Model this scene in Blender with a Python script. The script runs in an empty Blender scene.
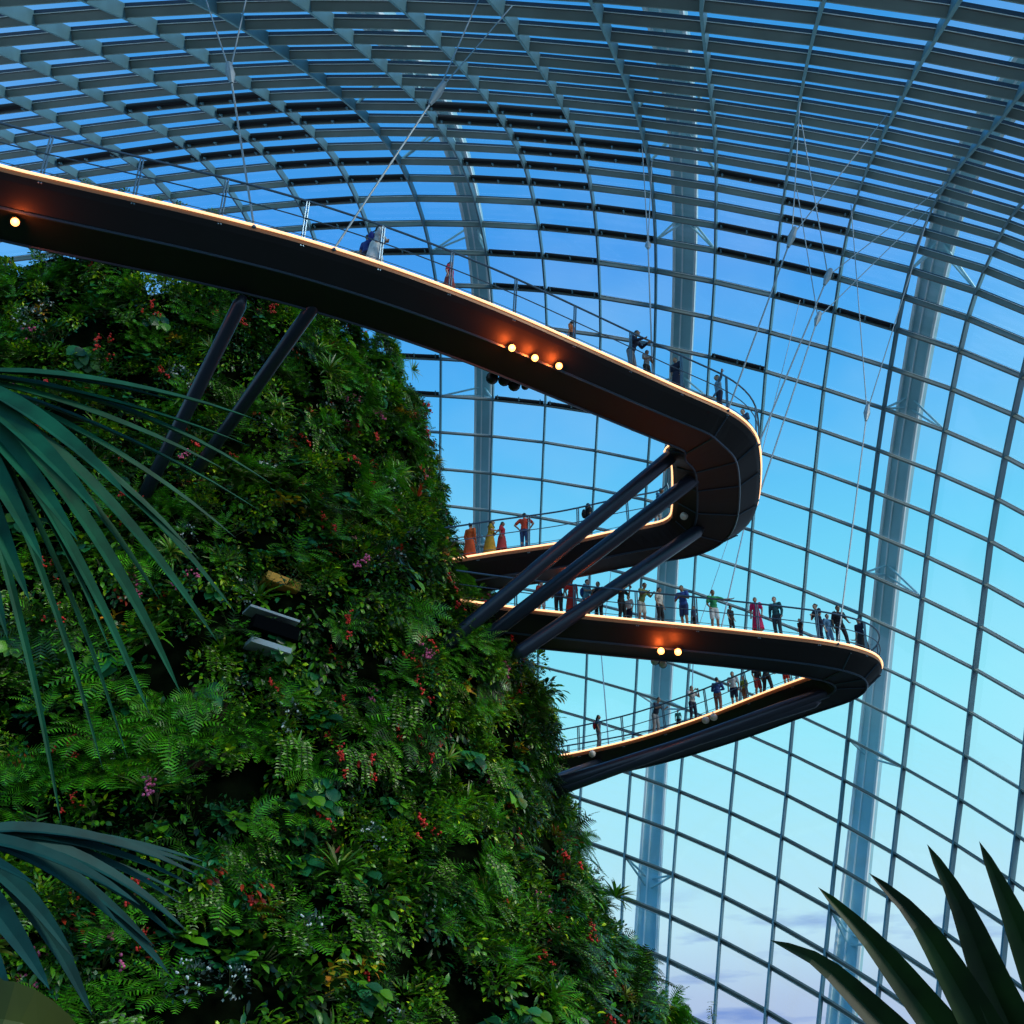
import bpy, bmesh, math, random
import numpy as np
from mathutils import Vector, Matrix, Quaternion
random.seed(7); NR = np.random.default_rng(7)
SC = bpy.context.scene
COL = SC.collection
F = 1024.0; TH = math.radians(28); EYE = Vector((0, 0, 1.65))
PI = math.pi
# ------------------------------------------------------------------ helpers
def ray(px, py):
    a = (px-512)/F; b = (512-py)/F
    return Vector((a, math.cos(TH)-b*math.sin(TH), math.sin(TH)+b*math.cos(TH)))
def atz(px, py, z):            # the point at height z above the eye seen at a pixel of the photograph
    d = ray(px, py); return EYE + d*(z/d.z)
def atd(px, py, t):            # the point at depth t
    return EYE + ray(px, py)*t
def proj(p):
    q = Vector(p)-EYE
    fw = q.y*math.cos(TH)+q.z*math.sin(TH); up = -q.y*math.sin(TH)+q.z*math.cos(TH)
    return 512+F*q.x/fw, 512-F*up/fw
def tag(o, label=None, cat=None, group=None, kind=None):
    if label: o['label'] = label
    if cat: o['category'] = cat
    if group: o['group'] = group
    if kind: o['kind'] = kind
    return o
def link(o, parent=None):
    COL.objects.link(o)
    if parent is not None: o.parent = parent
    return o
def empty(name, loc=(0, 0, 0), rz=0):
    o = bpy.data.objects.new(name, None); o.location = loc; o.rotation_euler = (0, 0, rz)
    o.empty_display_size = .2
    return link(o)
class MB:
    def __init__(s): s.v = []; s.f = []; s.m = []
    def add(s, vs, fs, mi=0):
        n = len(s.v); s.v += [tuple(v) for v in vs]
        s.f += [tuple(n+i for i in f) for f in fs]; s.m += [mi]*len(fs)
    def box(s, c, hx, hy, hz, rot=None, mi=0):
        c = Vector(c); R = rot or Matrix.Identity(3)
        vs = [c+R@Vector((x*hx, y*hy, z*hz)) for x in (-1, 1) for y in (-1, 1) for z in (-1, 1)]
        s.add(vs, [(0, 1, 3, 2), (4, 6, 7, 5), (0, 4, 5, 1), (2, 3, 7, 6), (0, 2, 6, 4), (1, 5, 7, 3)], mi)
    def tube(s, pts, r, n=8, mi=0, cap=True):
        pts = [Vector(p) for p in pts]; rs = r if isinstance(r, (list, tuple)) else [r]*len(pts)
        prev = None; rings = []
        for k, p in enumerate(pts):
            t = (pts[min(k+1, len(pts)-1)]-pts[max(k-1, 0)]).normalized()
            if prev is None:
                u = t.cross(Vector((0, 0, 1)))
                if u.length < .05: u = t.cross(Vector((0, 1, 0)))
            else: u = prev-t*prev.dot(t)
            u.normalize(); prev = u; w = t.cross(u)
            rings.append([p+(u*math.cos(2*PI*a/n)+w*math.sin(2*PI*a/n))*rs[k] for a in range(n)])
        vs = [v for q in rings for v in q]; fs = []
        for k in range(len(pts)-1):
            for a in range(n):
                b = (a+1) % n; fs.append((k*n+a, k*n+b, (k+1)*n+b, (k+1)*n+a))
        if cap: fs += [tuple(reversed(range(n))), tuple(range((len(pts)-1)*n, len(pts)*n))]
        s.add(vs, fs, mi)
    def ball(s, c, rx, ry=None, rz=None, rot=None, nu=12, nv=8, mi=0):
        ry = ry or rx; rz = rz or rx; c = Vector(c); R = rot or Matrix.Identity(3)
        vs = [c+R@Vector((0, 0, rz))]
        for k in range(1, nv):
            p = PI*k/nv
            for a in range(nu):
                q = 2*PI*a/nu; vs.append(c+R@Vector((rx*math.sin(p)*math.cos(q), ry*math.sin(p)*math.sin(q), rz*math.cos(p))))
        vs.append(c-R@Vector((0, 0, rz))); fs = []
        for a in range(nu): fs.append((0, 1+a, 1+(a+1) % nu))
        for k in range(nv-2):
            for a in range(nu):
                b = (a+1) % nu; fs.append((1+k*nu+a, 1+(k+1)*nu+a, 1+(k+1)*nu+b, 1+k*nu+b))
        L = len(vs)-1; o = 1+(nv-2)*nu
        for a in range(nu): fs.append((L, o+(a+1) % nu, o+a))
        s.add(vs, fs, mi)
    def mesh(s, name, mats, smooth=False):
        me = bpy.data.meshes.new(name); me.from_pydata(s.v, [], s.f)
        for m in (mats if isinstance(mats, (list, tuple)) else [mats]): me.materials.append(m)
        me.polygons.foreach_set('material_index', s.m)
        if smooth: me.polygons.foreach_set('use_smooth', [True]*len(s.f))
        me.update(); return me
    def build(s, name, mats, parent=None, smooth=False, loc=None):
        o = bpy.data.objects.new(name, s.mesh(name, mats, smooth))
        if loc is not None: o.location = loc
        return link(o, parent)
# ------------------------------------------------------------------ materials
def mat(name, col, rough=.6, metal=0, emit=None, es=0, var=0, noise=None, spec=.5, trans=0):
    m = bpy.data.materials.new(name); m.use_nodes = True; nt = m.node_tree; b = nt.nodes['Principled BSDF']
    b.inputs['Base Color'].default_value = (*col, 1); b.inputs['Roughness'].default_value = rough
    b.inputs['Metallic'].default_value = metal; b.inputs['Specular IOR Level'].default_value = spec
    if emit: b.inputs['Emission Color'].default_value = (*emit, 1); b.inputs['Emission Strength'].default_value = es
    if var:                     # every leaf its own shade of the plant's green
        g = nt.nodes.new('ShaderNodeNewGeometry'); r = nt.nodes.new('ShaderNodeValToRGB')
        c = Vector(col); e = r.color_ramp.elements
        e[0].color = (*(c*(1-var*.75)), 1); e[1].color = (min(1, c.x*(1+var*1.5)), min(1, c.y*(1+var)), c.z*(1+var*.3), 1)
        nt.links.new(g.outputs['Random Per Island'], r.inputs['Fac']); nt.links.new(r.outputs['Color'], b.inputs['Base Color'])
    if noise:
        sc, amt = noise; tc = nt.nodes.new('ShaderNodeTexCoord'); n = nt.nodes.new('ShaderNodeTexNoise'); n.inputs['Scale'].default_value = sc
        n.inputs['Detail'].default_value = 6; r = nt.nodes.new('ShaderNodeValToRGB'); c = Vector(col); e = r.color_ramp.elements
        e[0].position = .35; e[1].position = .65
        e[0].color = (*(c*(1-amt)), 1); e[1].color = (*[min(1, x) for x in c*(1+amt)], 1)
        nt.links.new(tc.outputs['Object'], n.inputs['Vector']); nt.links.new(n.outputs['Fac'], r.inputs['Fac']); nt.links.new(r.outputs['Color'], b.inputs['Base Color'])
        bp = nt.nodes.new('ShaderNodeBump'); bp.inputs['Strength'].default_value = .15; nt.links.new(n.outputs['Fac'], bp.inputs['Height']); nt.links.new(bp.outputs['Normal'], b.inputs['Normal'])
    if trans:
        t = nt.nodes.new('ShaderNodeBsdfTranslucent'); mx = nt.nodes.new('ShaderNodeMixShader'); mx.inputs[0].default_value = trans
        src = b.inputs['Base Color'].links
        if src: nt.links.new(src[0].from_socket, t.inputs['Color'])
        else: t.inputs['Color'].default_value = (*col, 1)
        out = nt.nodes['Material Output']
        nt.links.new(b.outputs[0], mx.inputs[1]); nt.links.new(t.outputs[0], mx.inputs[2]); nt.links.new(mx.outputs[0], out.inputs['Surface'])
    return m
def glass_mat():
    m = bpy.data.materials.new('greenhouse_glass'); m.use_nodes = True; nt = m.node_tree; nt.nodes.clear()
    o = nt.nodes.new('ShaderNodeOutputMaterial'); t = nt.nodes.new('ShaderNodeBsdfTransparent'); g = nt.nodes.new('ShaderNodeBsdfGlossy')
    t.inputs['Color'].default_value = (.93, .985, 1, 1); g.inputs['Roughness'].default_value = .05; g.inputs['Color'].default_value = (.8, .9, 1, 1)
    mx = nt.nodes.new('ShaderNodeMixShader'); mx.inputs[0].default_value = .05
    nt.links.new(t.outputs[0], mx.inputs[1]); nt.links.new(g.outputs[0], mx.inputs[2]); nt.links.new(mx.outputs[0], o.inputs['Surface'])
    return m
M = dict(
 glass=glass_mat(),
 rib=mat('painted_steel_rib', (.095, .215, .27), .45, .1, noise=(.6, .15)),
 purlin=mat('painted_steel_purlin', (.18, .215, .20), .5, .1, noise=(.5, .12)),
 frame=mat('glazing_frame', (.03, .07, .12), .4, .2),
 arch=mat('arch_steel', (.38, .66, .72), .5, .1, noise=(.3, .1)),
 archedge=mat('arch_flange_white', (.85, .9, .9), .5),
 blind=mat('black_blind_fabric', (.008, .009, .012), .8),
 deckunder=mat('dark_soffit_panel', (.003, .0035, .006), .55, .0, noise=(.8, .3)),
 fascia=mat('bronze_fascia', (.22, .09, .034), .5, .2),
 decktop=mat('deck_boards', (.12, .10, .09), .7, noise=(3, .3)),
 keel=mat('blue_grey_steel_edge', (.05, .085, .13), .35, .5),
 strut=mat('dark_blue_strut', (.022, .035, .058), .33, .4),
 led=mat('warm_led_strip', (1, .8, .6), .5, emit=(1, .50, .23), es=1.9),
 rail=mat('rail_steel', (.10, .17, .24), .35, .6),
 cable=mat('cable_steel', (.30, .36, .40), .5, .2),
 lamp=mat('lamp_orange', (1, .5, .2), .4, emit=(1, .30, .07), es=7),
 lampw=mat('lamp_housing_white', (.75, .72, .66), .4),
 lampk=mat('lamp_housing_black', (.012, .012, .014), .4, .3),
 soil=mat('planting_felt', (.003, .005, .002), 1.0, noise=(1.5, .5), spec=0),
 floor=mat('dark_stone_floor', (.05, .055, .05), .7, noise=(.4, .4)),
 concrete=mat('pale_concrete', (.34, .42, .46), .8, noise=(1.2, .2)),
 niche=mat('niche_wall_painted_warm_light', (.5, .26, .03), .7, noise=(1.5, .3)),  # yellow is the warm light on this wall, put into its colour
 recess_shade=mat('painted_recess_shade', (.003, .004, .005), 1.0, spec=0),
)
# ------------------------------------------------------------------ world, camera
cam = bpy.data.cameras.new('camera'); co = bpy.data.objects.new('camera', cam); COL.objects.link(co)
co.location = EYE; co.rotation_euler = (PI/2+TH, 0, 0); cam.sensor_width = 36; cam.lens = 36; cam.clip_end = 900; cam.clip_start = .05
SC.camera = co
SC.view_settings.view_transform = 'Standard'; SC.view_settings.look = 'None'; SC.view_settings.gamma = 1
SC.view_settings.use_curve_mapping = False; SC.view_settings.exposure = 0
w = bpy.data.worlds.new('dusk_sky'); SC.world = w; w.use_nodes = True; nt = w.node_tree
bg = nt.nodes['Background']; tc = nt.nodes.new('ShaderNodeTexCoord'); sp = nt.nodes.new('ShaderNodeSeparateXYZ')
nt.links.new(tc.outputs['Generated'], sp.inputs[0])
rp = nt.nodes.new('ShaderNodeValToRGB'); nt.links.new(sp.outputs['Z'], rp.inputs['Fac'])
def lin(r, g, b): return tuple(((c/255+.055)/1.055)**2.4 if c > 10 else c/3294 for c in (r, g, b))
stops = [(0.0, (178, 192, 226)), (.045, (186, 204, 232)), (.10, (198, 234, 248)), (.19, (176, 238, 252)), (.30, (148, 236, 254)), (.42, (118, 218, 254)),
         (.53, (90, 190, 253)), (.66, (72, 160, 244)), (.78, (62, 156, 232)), (1, (56, 140, 215))]
e = rp.color_ramp.elements
while len(e) < len(stops): e.new(.5)
for k, (p, c) in enumerate(stops): e[k].position = p; e[k].color = (*lin(*c), 1)
# low evening clouds
mp = nt.nodes.new('ShaderNodeMapping'); mp.inputs['Scale'].default_value = (5, 5, 26); nt.links.new(tc.outputs['Generated'], mp.inputs[0])
nz = nt.nodes.new('ShaderNodeTexNoise'); nz.inputs['Scale'].default_value = 1.6; nz.inputs['Detail'].default_value = 5; nt.links.new(mp.outputs[0], nz.inputs['Vector'])
cr = nt.nodes.new('ShaderNodeValToRGB'); cr.color_ramp.elements[0].position = .56; cr.color_ramp.elements[1].position = .70; nt.links.new(nz.outputs['Fac'], cr.inputs['Fac'])
bd = nt.nodes.new('ShaderNodeValToRGB'); q = bd.color_ramp.elements; q[0].position = .0; q[0].color = (.9, .9, .9, 1); q[1].position = .14; q[1].color = (0, 0, 0, 1)
q.new(.09).color = (.9, .9, .9, 1)
nt.links.new(sp.outputs['Z'], bd.inputs['Fac'])
ml = nt.nodes.new('ShaderNodeMath'); ml.operation = 'MULTIPLY'; nt.links.new(cr.outputs[0], ml.inputs[0]); nt.links.new(bd.outputs[0], ml.inputs[1])
mx = nt.nodes.new('ShaderNodeMixRGB'); mx.inputs[2].default_value = (*lin(120, 150, 215), 1)
nt.links.new(ml.outputs[0], mx.inputs[0]); nt.links.new(rp.outputs[0], mx.inputs[1])
# thin veils higher up
mp2 = nt.nodes.new('ShaderNodeMapping'); mp2.inputs['Scale'].default_value = (3, 3, 5); nt.links.new(tc.outputs['Generated'], mp2.inputs[0])
n2 = nt.nodes.new('ShaderNodeTexNoise'); n2.inputs['Scale'].default_value = 1.3; n2.inputs['Detail'].default_value = 4; nt.links.new(mp2.outputs[0], n2.inputs['Vector'])
c2 = nt.nodes.new('ShaderNodeValToRGB'); c2.color_ramp.elements[0].position = .45; c2.color_ramp.elements[1].position = .75
c2.color_ramp.elements[1].color = (.22, .22, .22, 1); nt.links.new(n2.outputs['Fac'], c2.inputs['Fac'])
m2 = nt.nodes.new('ShaderNodeMixRGB'); m2.inputs[2].default_value = (*lin(215, 240, 255), 1)
nt.links.new(c2.outputs[0], m2.inputs[0]); nt.links.new(mx.outputs[0], m2.inputs[1]); nt.links.new(m2.outputs[0], bg.inputs['Color'])
bg.inputs['Strength'].default_value = 1.0
sl = bpy.data.lights.new('low_evening_sun', 'SUN'); sl.energy = 2.2; sl.angle = .25; sl.color = (1, .93, .8)
so = bpy.data.objects.new('low_evening_sun', sl); COL.objects.link(so); so.location = (20, -20, 60); so.rotation_euler = Vector((.62, -.45, .62)).to_track_quat('Z', 'Y').to_euler()
# sun comes from the right, behind the camera
so.rotation_euler = Vector((.75, -.30, .60)).to_track_quat('Z', 'Y').to_euler()
fl = MB(); fl.box((0, 20, -.1), 110, 120, .1); tag(fl.build('floor', M['floor']), kind='structure')
# ------------------------------------------------------------------ dome
NODES = """A -3 952 19;A -2 939 41;A -1 926 61;A 0 914 80;A 1 903 96;A 2 895 111;A 3 888 126;A 4 881 139;A 5 875 151;A 6 869 164;A 7 863 177.5;A 8 858 191;A 9 853.5 205;A 10 849 219;A 11 844 235.5;A 12 841 255;A 13 838 279;A 14 833 312;A 15 827 350;A 16 821 391;A 17 818 431;A 18 814 472;A 19 811 512;A 20 806 551.5;A 21 803.5 591.5;A 24 792.5 714.5;A 25 788.5 752.5;A 26 786.7 793;A 27 780.5 835;A 28 777 877;A 29 773.5 920;A 30 770 965;A 31 766 1009
Z -3 819 2.5;Z -2 815 26;Z -1 810 47;Z 0 805.5 65.5;Z 1 802 82.5;Z 2 799 97.5;Z 3 797 112;Z 4 795 125;Z 5 793 138;Z 6 791 150;Z 7 789 162.5;Z 8 787 176;Z 9 785 190;Z 10 783 206;Z 11 781 223.5;Z 12 778 243;Z 13 776 267;Z 14 773 299;Z 15 769 335;Z 16 763 371;Z 20 752 530;Z 21 749 571;Z 22 745 612;Z 26 732 770.5;Z 27 729 811;Z 28 726 853;Z 29 722.5 894;Z 30 719 937.5;Z 31 716 982
Y -2 697 11.6;Y -1 700 33;Y 0 702 51;Y 1 704 67.7;Y 2 706 82.7;Y 3 708 97;Y 4 710 110;Y 5 711 123;Y 6 712 136;Y 7 713 149;Y 8 714 162;Y 9 714 175;Y 10 714 190;Y 11 714 207.5;Y 12 714 228;Y 13 714 252;Y 14 713 282;Y 15 711 320.5;Y 16 708 358.5;Y 21 695 552;Y 22 693 593;Y 24 687.5 668;Y 25 685 708;Y 27 678 789;Y 28 675.5 829;Y 29 673 872;Y 30 670 913.5;Y 31 667.5 957.5
X -2 587 2;X -1 598 22;X 0 606 41;X 1 613 59;X 2 619.5 74;X 3 626 87.5;X 4 631 101;X 5 635 114;X 6 639 127;X 7 643 139.5;X 8 646 152.5;X 9 648 166;X 10 650 181;X 11 652 198;X 12 653.5 218;X 13 655 243;X 14 655 272;X 15 654.5 308.5;X 19 647 462;X 20 644.5 500;X 22 640.5 577.5;X 24 637 651;X 25 635 691;X 26 632 732;X 28 627 813;X 29 623.5 853;X 30 622 894
W -1 508 16;W 0 521 35;W 1 531 51;W 2 540 66;W 3 548 81;W 4 556 95;W 5 563 107.5;W 6 568 120;W 7 573.5 134;W 8 578 147;W 9 583.5 160;W 10 587.5 174;W 11 591 191;W 12 594 210;W 13 596 237;W 14 597 265;W 15 598 298.5;W 18 597 415;W 19 596 451.5;W 20 594 489;W 25 585 678;W 26 583 718;W 28 578 799;W 29 576 839
V -1 405 11;V 0 423 29;V 1 439 46;V 2 454 60;V 3 466 74;V 4 478 88;V 5 487 100.5;V 6 497 114;V 7 506 128;V 8 513 141;V 9 521 154;V 10 526 168;V 11 530 185;V 12 534 205;V 13 539 229;V 14 543 258;V 15 545 291;V 18 545 406;V 19 543 442;V 20 542 480
U 0 331 28;U 1 351 43;U 2 370 57.5;U 3 386 71.5;U 4 400 85;U 5 413 98;U 6 425 110;U 7 435 122.5;U 8 444.5 136;U 9 453 150;U 10 461 166;U 11 467 182;U 12 474 202;U 13 480 227;U 14 486.5 255;U 18 492.5 400;U 19 491 436;U 20 490.5 473.5
T -1 217.5 12.5;T 0 245 29.5;T 1 269 45;T 2 288.5 60;T 3 308 72.5;T 4 326 86;T 5 341 98;T 6 355 110;T 7 367 122.5;T 8 379 136;T 9 391 150;T 10 401 165;T 11 409 181.5;T 12 417 201;T 13 424 226;T 14 430 254;T 17 440 362;T 18 439.5 398.5;T 19 440.5 434;T 20 440 471;T 21 440 506
S -1 127.5 17.5;S 0 159 34.5;S 1 186 49;S 2 210 62.5;S 3 231 75.5;S 4 252 88.5;S 5 270 100;S 6 286 111.5;S 7 301 124.5;S 8 315 137;S 9 327 151;S 10 339 165;S 11 348 182;S 12 357 202
R -1 37.5 25;R 0 72.5 40.5;R 1 104 55.5;R 2 131 69.5;R 3 155 82;R 4 179 95;R 5 199 107;R 6 218 118;R 7 235 130;R 8 251 142
Q 1 20 62.5;Q 2 51 76.5;Q 3 79 90;Q 4 106 101;Q 5 127.5 113;Q 6 149 125;Q 7 170 136;Q 8 186 148;Q 9 200 160;Q 10 213 175
P 4 30 112.5;P 5 55 123;P 6 82 135;P 7 102 146;P 8 125 158;P 9 142 170;P 10 157 183
O 7 34 156;O 8 54 168
B 1 1012 117;B 2 997 130;B 3 983 144;B 4 971 157;B 5 960 170;B 6 951 182;B 7 942 195;B 8 933 208;B 9 926 222;B 10 920 237;B 11 914 253;B 12 908 274;B 13 901 300.5;B 14 893 333;B 15 888 371;B 16 882 411;B 17 875.5 452;B 18 870.5 492;B 19 866 532;B 20 862 573;B 21 857 614;B 23 849 696;B 24 845.5 737;B 25 842 777;B 26 838 820.5;B 27 833.5 863.5;B 28 829.5 908;B 29 825 951
C 9 1004 240;C 10 995 254;C 11 987 271;C 12 976 293.5;C 13 966 320;C 14 958 352;C 15 950 391;C 16 942 432;C 17 935.5 475;C 18 930 516.5;C 19 925 558;C 20 920 599.5;C 21 915 640;C 22 910.5 681.5;C 23 905.5 724.5;C 24 901 767;C 25 896 808;C 26 891.5 852;C 27 887 896;C 28 883 940.5;C 29 878 983
D 14 1023 376;D 15 1014 416;D 16 1005.5 458.5;D 17 998 500;D 18 991 541;D 19 985.5 586;D 20 980 627.5;D 21 974 671;D 22 968 713;D 23 963 755;D 24 959 799;D 25 953.5 843;D 26 948 887;D 27 943.5 930.5
E 23 1023 790;E 24 1018 835.5;E 25 1011 879;E 26 1006 923;E 27 1002 970.5"""
J = {c: i for i, c in enumerate("OPQRSTUVWXYZ")}; J.update(A=12, B=13, C=14, D=15, E=16)
SP = (-37.673, 48.35, 12.796, 4.342, 3.933, 3.454, -0.062, 0.72, 3.087)
ax = np.exp(SP[3:6]); cy_, sy_ = math.cos(SP[6]), math.sin(SP[6]); ct_, st_ = math.cos(SP[7]), math.sin(SP[7])
MM = np.array([[1, 0, 0], [0, ct_, st_], [0, -st_, ct_]])@np.array([[cy_, sy_, 0], [-sy_, cy_, 0], [0, 0, 1]])
C0 = np.array(SP[:3])
def q_(P): return (np.abs(((P-C0)@MM.T)/ax)**SP[8]).sum(-1)
def hitray(O, D):
    D = np.atleast_2d(D); lo = np.zeros(len(D)); hi = np.full(len(D), 400.)
    for _ in range(36):
        m = (lo+hi)/2; ins = q_(O+D*m[:, None]) < 1; lo = np.where(ins, m, lo); hi = np.where(ins, hi, m)
    return O+D*lo[:, None]
I0, I1, J0, J1 = -8, 35, -4, 20
NI, NJ = I1-I0+1, J1-J0+1
known = {}
for t in NODES.replace('\n', ';').split(';'):
    if t.strip():
        c, i, x, y = t.split(); known[(int(i), J[c])] = (float(x), float(y))
for j in range(J0, J1+1):      # carry the measured ribs on down to the ground
    rs_ = [i for (i, jj) in known if jj == j]
    if rs_ and max(rs_) >= 27 and (max(rs_)-1, j) in known:
        m = max(rs_); (x0, y0), (x1, y1) = known[(m-1, j)], known[(m, j)]
        for k in range(1, 4): known[(m+k, j)] = (x1+(x1-x0)*k, y1+(y1-y0)*(k+.02*k*k))
ks = list(known); RR = np.array([ray(*known[k]) for k in ks]); KP = hitray(np.zeros(3), RR)
nid = lambda i, j: (i-I0)*NJ+(j-J0)
rows = []; rhs = []
for k, p in zip(ks, KP):
    r = np.zeros(NI*NJ); r[nid(*k)] = 1.0; rows.append(r); rhs.append(p)
for i in range(I0, I1+1):
    for j in range(J0, J1+1):
        for (a, b, wt) in ((1, 0, .45), (0, 1, .9)):
            if I0 <= i-a and i+a <= I1 and J0 <= j-b and j+b <= J1:
                r = np.zeros(NI*NJ); r[nid(i-a, j-b)] = wt; r[nid(i+a, j+b)] = wt; r[nid(i, j)] = -2*wt; rows.append(r); rhs.append(np.zeros(3))
        if i < I1 and j < J1:
            r = np.zeros(NI*NJ); wt = .6; r[nid(i, j)] = wt; r[nid(i+1, j+1)] = wt; r[nid(i+1, j)] = -wt; r[nid(i, j+1)] = -wt; rows.append(r); rhs.append(np.zeros(3))
A_ = np.array(rows); G = np.linalg.solve(A_.T@A_+1e-7*np.eye(NI*NJ), A_.T@np.array(rhs))
CI = C0*np.array([1, 1, 1.0])
G = hitray(CI, G-CI).reshape(NI, NJ, 3)          # nodes relative to the eye, on the shell
def gnorm(P):
    e_ = .05; g = np.stack([q_(P+np.eye(3)[k]*e_)-q_(P-np.eye(3)[k]*e_) for k in range(3)], -1)
    return g/np.linalg.norm(g, axis=-1, keepdims=True)
GN = gnorm(G)
def gp(i, j, off=0):
    a = min(max(i-I0, 0), NI-1.001); b = min(max(j-J0, 0), NJ-1.001); ia, jb = int(a), int(b); u, v = a-ia, b-jb
    def mixp(X): return (X[ia, jb]*(1-u)*(1-v)+X[ia+1, jb]*u*(1-v)+X[ia, jb+1]*(1-u)*v+X[ia+1, jb+1]*u*v)
    p = mixp(G); n = mixp(GN); return EYE+Vector(p)+Vector(n).normalized()*off, Vector(n).normalized()
def okp(i, j): return G[i-I0, j-J0, 2] > -1.6
tn = [0]
def trim():
    tn[0] += 1; return 'trim_%d' % tn[0]
def sweep(mb, path, sect, mi=0):
    """path: list of (point, outward normal); sect: list of (offset out from inner edge, half width) closed loop"""
    rings = []
    for k, (p, n) in enumerate(path):
        t = (path[min(k+1, len(path)-1)][0]-path[max(k-1, 0)][0]).normalized(); s = t.cross(n).normalized()
        rings.append([p+n*o+s*w for o, w in sect])
    m = len(sect); vs = [v for r in rings for v in r]
    fs = [(k*m+a, k*m+(a+1) % m, (k+1)*m+(a+1) % m, (k+1)*m+a) for k in range(len(path)-1) for a in range(m)]
    fs += [tuple(reversed(range(m))), tuple(range((len(path)-1)*m, len(path)*m))]
    mb.add(vs, fs, mi)
PD = .56
for i in range(I0, I1+1):
    path = [gp(i, j) for j in range(J0, J1+1) if okp(i, j)]
    if len(path) < 3: continue
    mb = MB(); sweep(mb, path, [(0, -.07), (0, .07), (.37, .09), (.37, -.09)], 0)
    sweep(mb, path, [(.37, -.03), (.37, .03), (PD, .03), (PD, -.03)], 1)
    sweep(mb, path, [(.365, -.13), (.365, .13), (.39, .13), (.39, -.13)], 2)
    tag(mb.build(trim(), [M['purlin'], M['frame'], M['archedge']]), kind='structure')
for j in range(J0, J1+1):
    path = [gp(i, j) for i in range(I0, I1+1) if okp(i, j)]
    mb = MB(); sweep(mb, path, [(-.06, -.065), (-.06, .065), (PD-.02, .065), (PD-.02, -.065)])
    tag(mb.build(trim(), M['rib']), kind='structure')
for j in range(J0, J1):
    mb = MB(); rows_ = [i for i in range(I0, I1+1) if okp(i, j) and okp(i, j+1)]
    vs = []
    for i in rows_: vs += [gp(i, j, PD+.02)[0], gp(i, j+1, PD+.02)[0]]
    mb.add(vs, [(2*k, 2*k+1, 2*k+3, 2*k+2) for k in range(len(rows_)-1)])
    tag(mb.build('window_%d' % (j-J0+1), M['glass'], smooth=True), kind='structure')
# big external arches
def arch(js, lab, w_, rows_s):
    root = empty('steel_arch', gp(34, js(34))[0])
    tag(root, lab, 'arch')
    def rel(mb):
        mb.v = [tuple(Vector(v)-root.location) for v in mb.v]; return mb
    path = []
    for k in range(0, 87):
        i = -8+k*.5
        if G[int(i)-I0, int(js(i))-J0, 2] > -1.6: path.append(gp(i, js(i), 3.0))
    # smooth path
    pts = [p for p, n in path]
    for _ in range(12): pts = [pts[0]]+[(pts[k-1]+pts[k]*2+pts[k+1])/4 for k in range(1, len(pts)-1)]+[pts[-1]]
    path = [(p, n) for p, (q, n) in zip(pts, path)]
    mb = MB(); sweep(mb, path, [(0, -w_), (0, w_), (.8, w_), (.8, -w_)]); rel(mb).build('box_girder', M['arch'], root)
    for s in (-1, 1):
        mb = MB(); sweep(mb, path, [(-.25, s*w_*1.0-.09), (-.25, s*w_*1.0+.09), (.0, s*w_*1.0+.09), (.0, s*w_*1.0-.09)]); rel(mb).build('flange', M['archedge'], root)
    mb = MB(); sweep(mb, path, [(-.12, -w_*.22-.05), (-.12, -w_*.22+.05), (-.0, -w_*.22+.05), (-.0, -w_*.22-.05)]); rel(mb).build('flange', M['archedge'], root)
    for i in rows_s:
        a, n = gp(i, js(i), 3.0); jl = math.floor(js(i))
        mb = MB()
        for jj in (jl, jl+1):
            for di in (-.12, .12):
                mb.tube([a+(gp(i+1, js(i), 3)[0]-a)*di, gp(i, jj, .3)[0]], .09, 6)
        rel(mb).build('bracing_strut', M['arch'], root)
    return root
arch(lambda i: 13.15, 'light blue steel arch outside the glass, the rightmost and widest of the three', .85, (12, 16, 20, 24, 28))
arch(lambda i: 9.38, 'light blue steel arch outside the glass, seen behind the walkway hairpin', .85, (5, 9, 13, 17, 21, 25, 29))
arch(lambda i: 5.72, 'light blue steel arch outside the glass, nearest the planted mountain', .72, (6, 10, 14, 18, 22))
# rolled-up blinds
BL = {11: (10, 11, 12, 13, 14), 10: (9, 12, 13, 16), 12: (14,), 8: (8, 9, 12, 13), 7: (6, 7, 8, 9, 10, 11, 12, 13, 14, 15, 18), 6: (6, 7, 10, 11, 14, 15, 18),
      4: (6, 7, 10, 11, 14, 17, 18), 3: (5, 6, 7, 8, 9, 10, 11, 12, 13), 2: (5, 8, 9), 1: (8, 9), 0: (4, 8)}
zone_b = {11: 'right of the tall middle arch', 10: 'right of the tall middle arch', 12: 'right of the tall middle arch', 8: 'left of the middle arch', 7: 'left of the middle arch',
          6: 'between the left and middle arches', 4: 'left of the left arch', 3: 'left of the left arch', 2: 'at the upper left of the roof',
          1: 'at the upper left of the roof', 0: 'at the upper left of the roof'}
for j, rs in BL.items():
    for i in rs:
        a, n = gp(i, j+.04, .30); b, _ = gp(i, j+.96, .30); u, _ = gp(i-1, j+.5, .30); md = (a+b)/2
        up = (u-md).normalized(); c0 = a+up*.22; c1 = b+up*.22; root = empty('roller_blind', (c0+c1)/2)
        tag(root, 'black rolled up blind under roof glass ' + zone_b[j], 'blind', 'black roof blinds ' + zone_b[j])
        L = root.location; mb = MB(); mb.tube([c0-L, c1-L], .17, 10); br_ = mb.build('blind_roll', M['blind'], root)
        for t in (.06, .5, .94):
            p = c0.lerp(c1, t)-L; mb = MB(); mb.tube([p-n*.3, p+n*.1], .07, 6); mb.tube([p-n*.28, p-n*.28+up*.35], .05, 6); mb.build('bracket', M['rib'], root)
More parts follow.
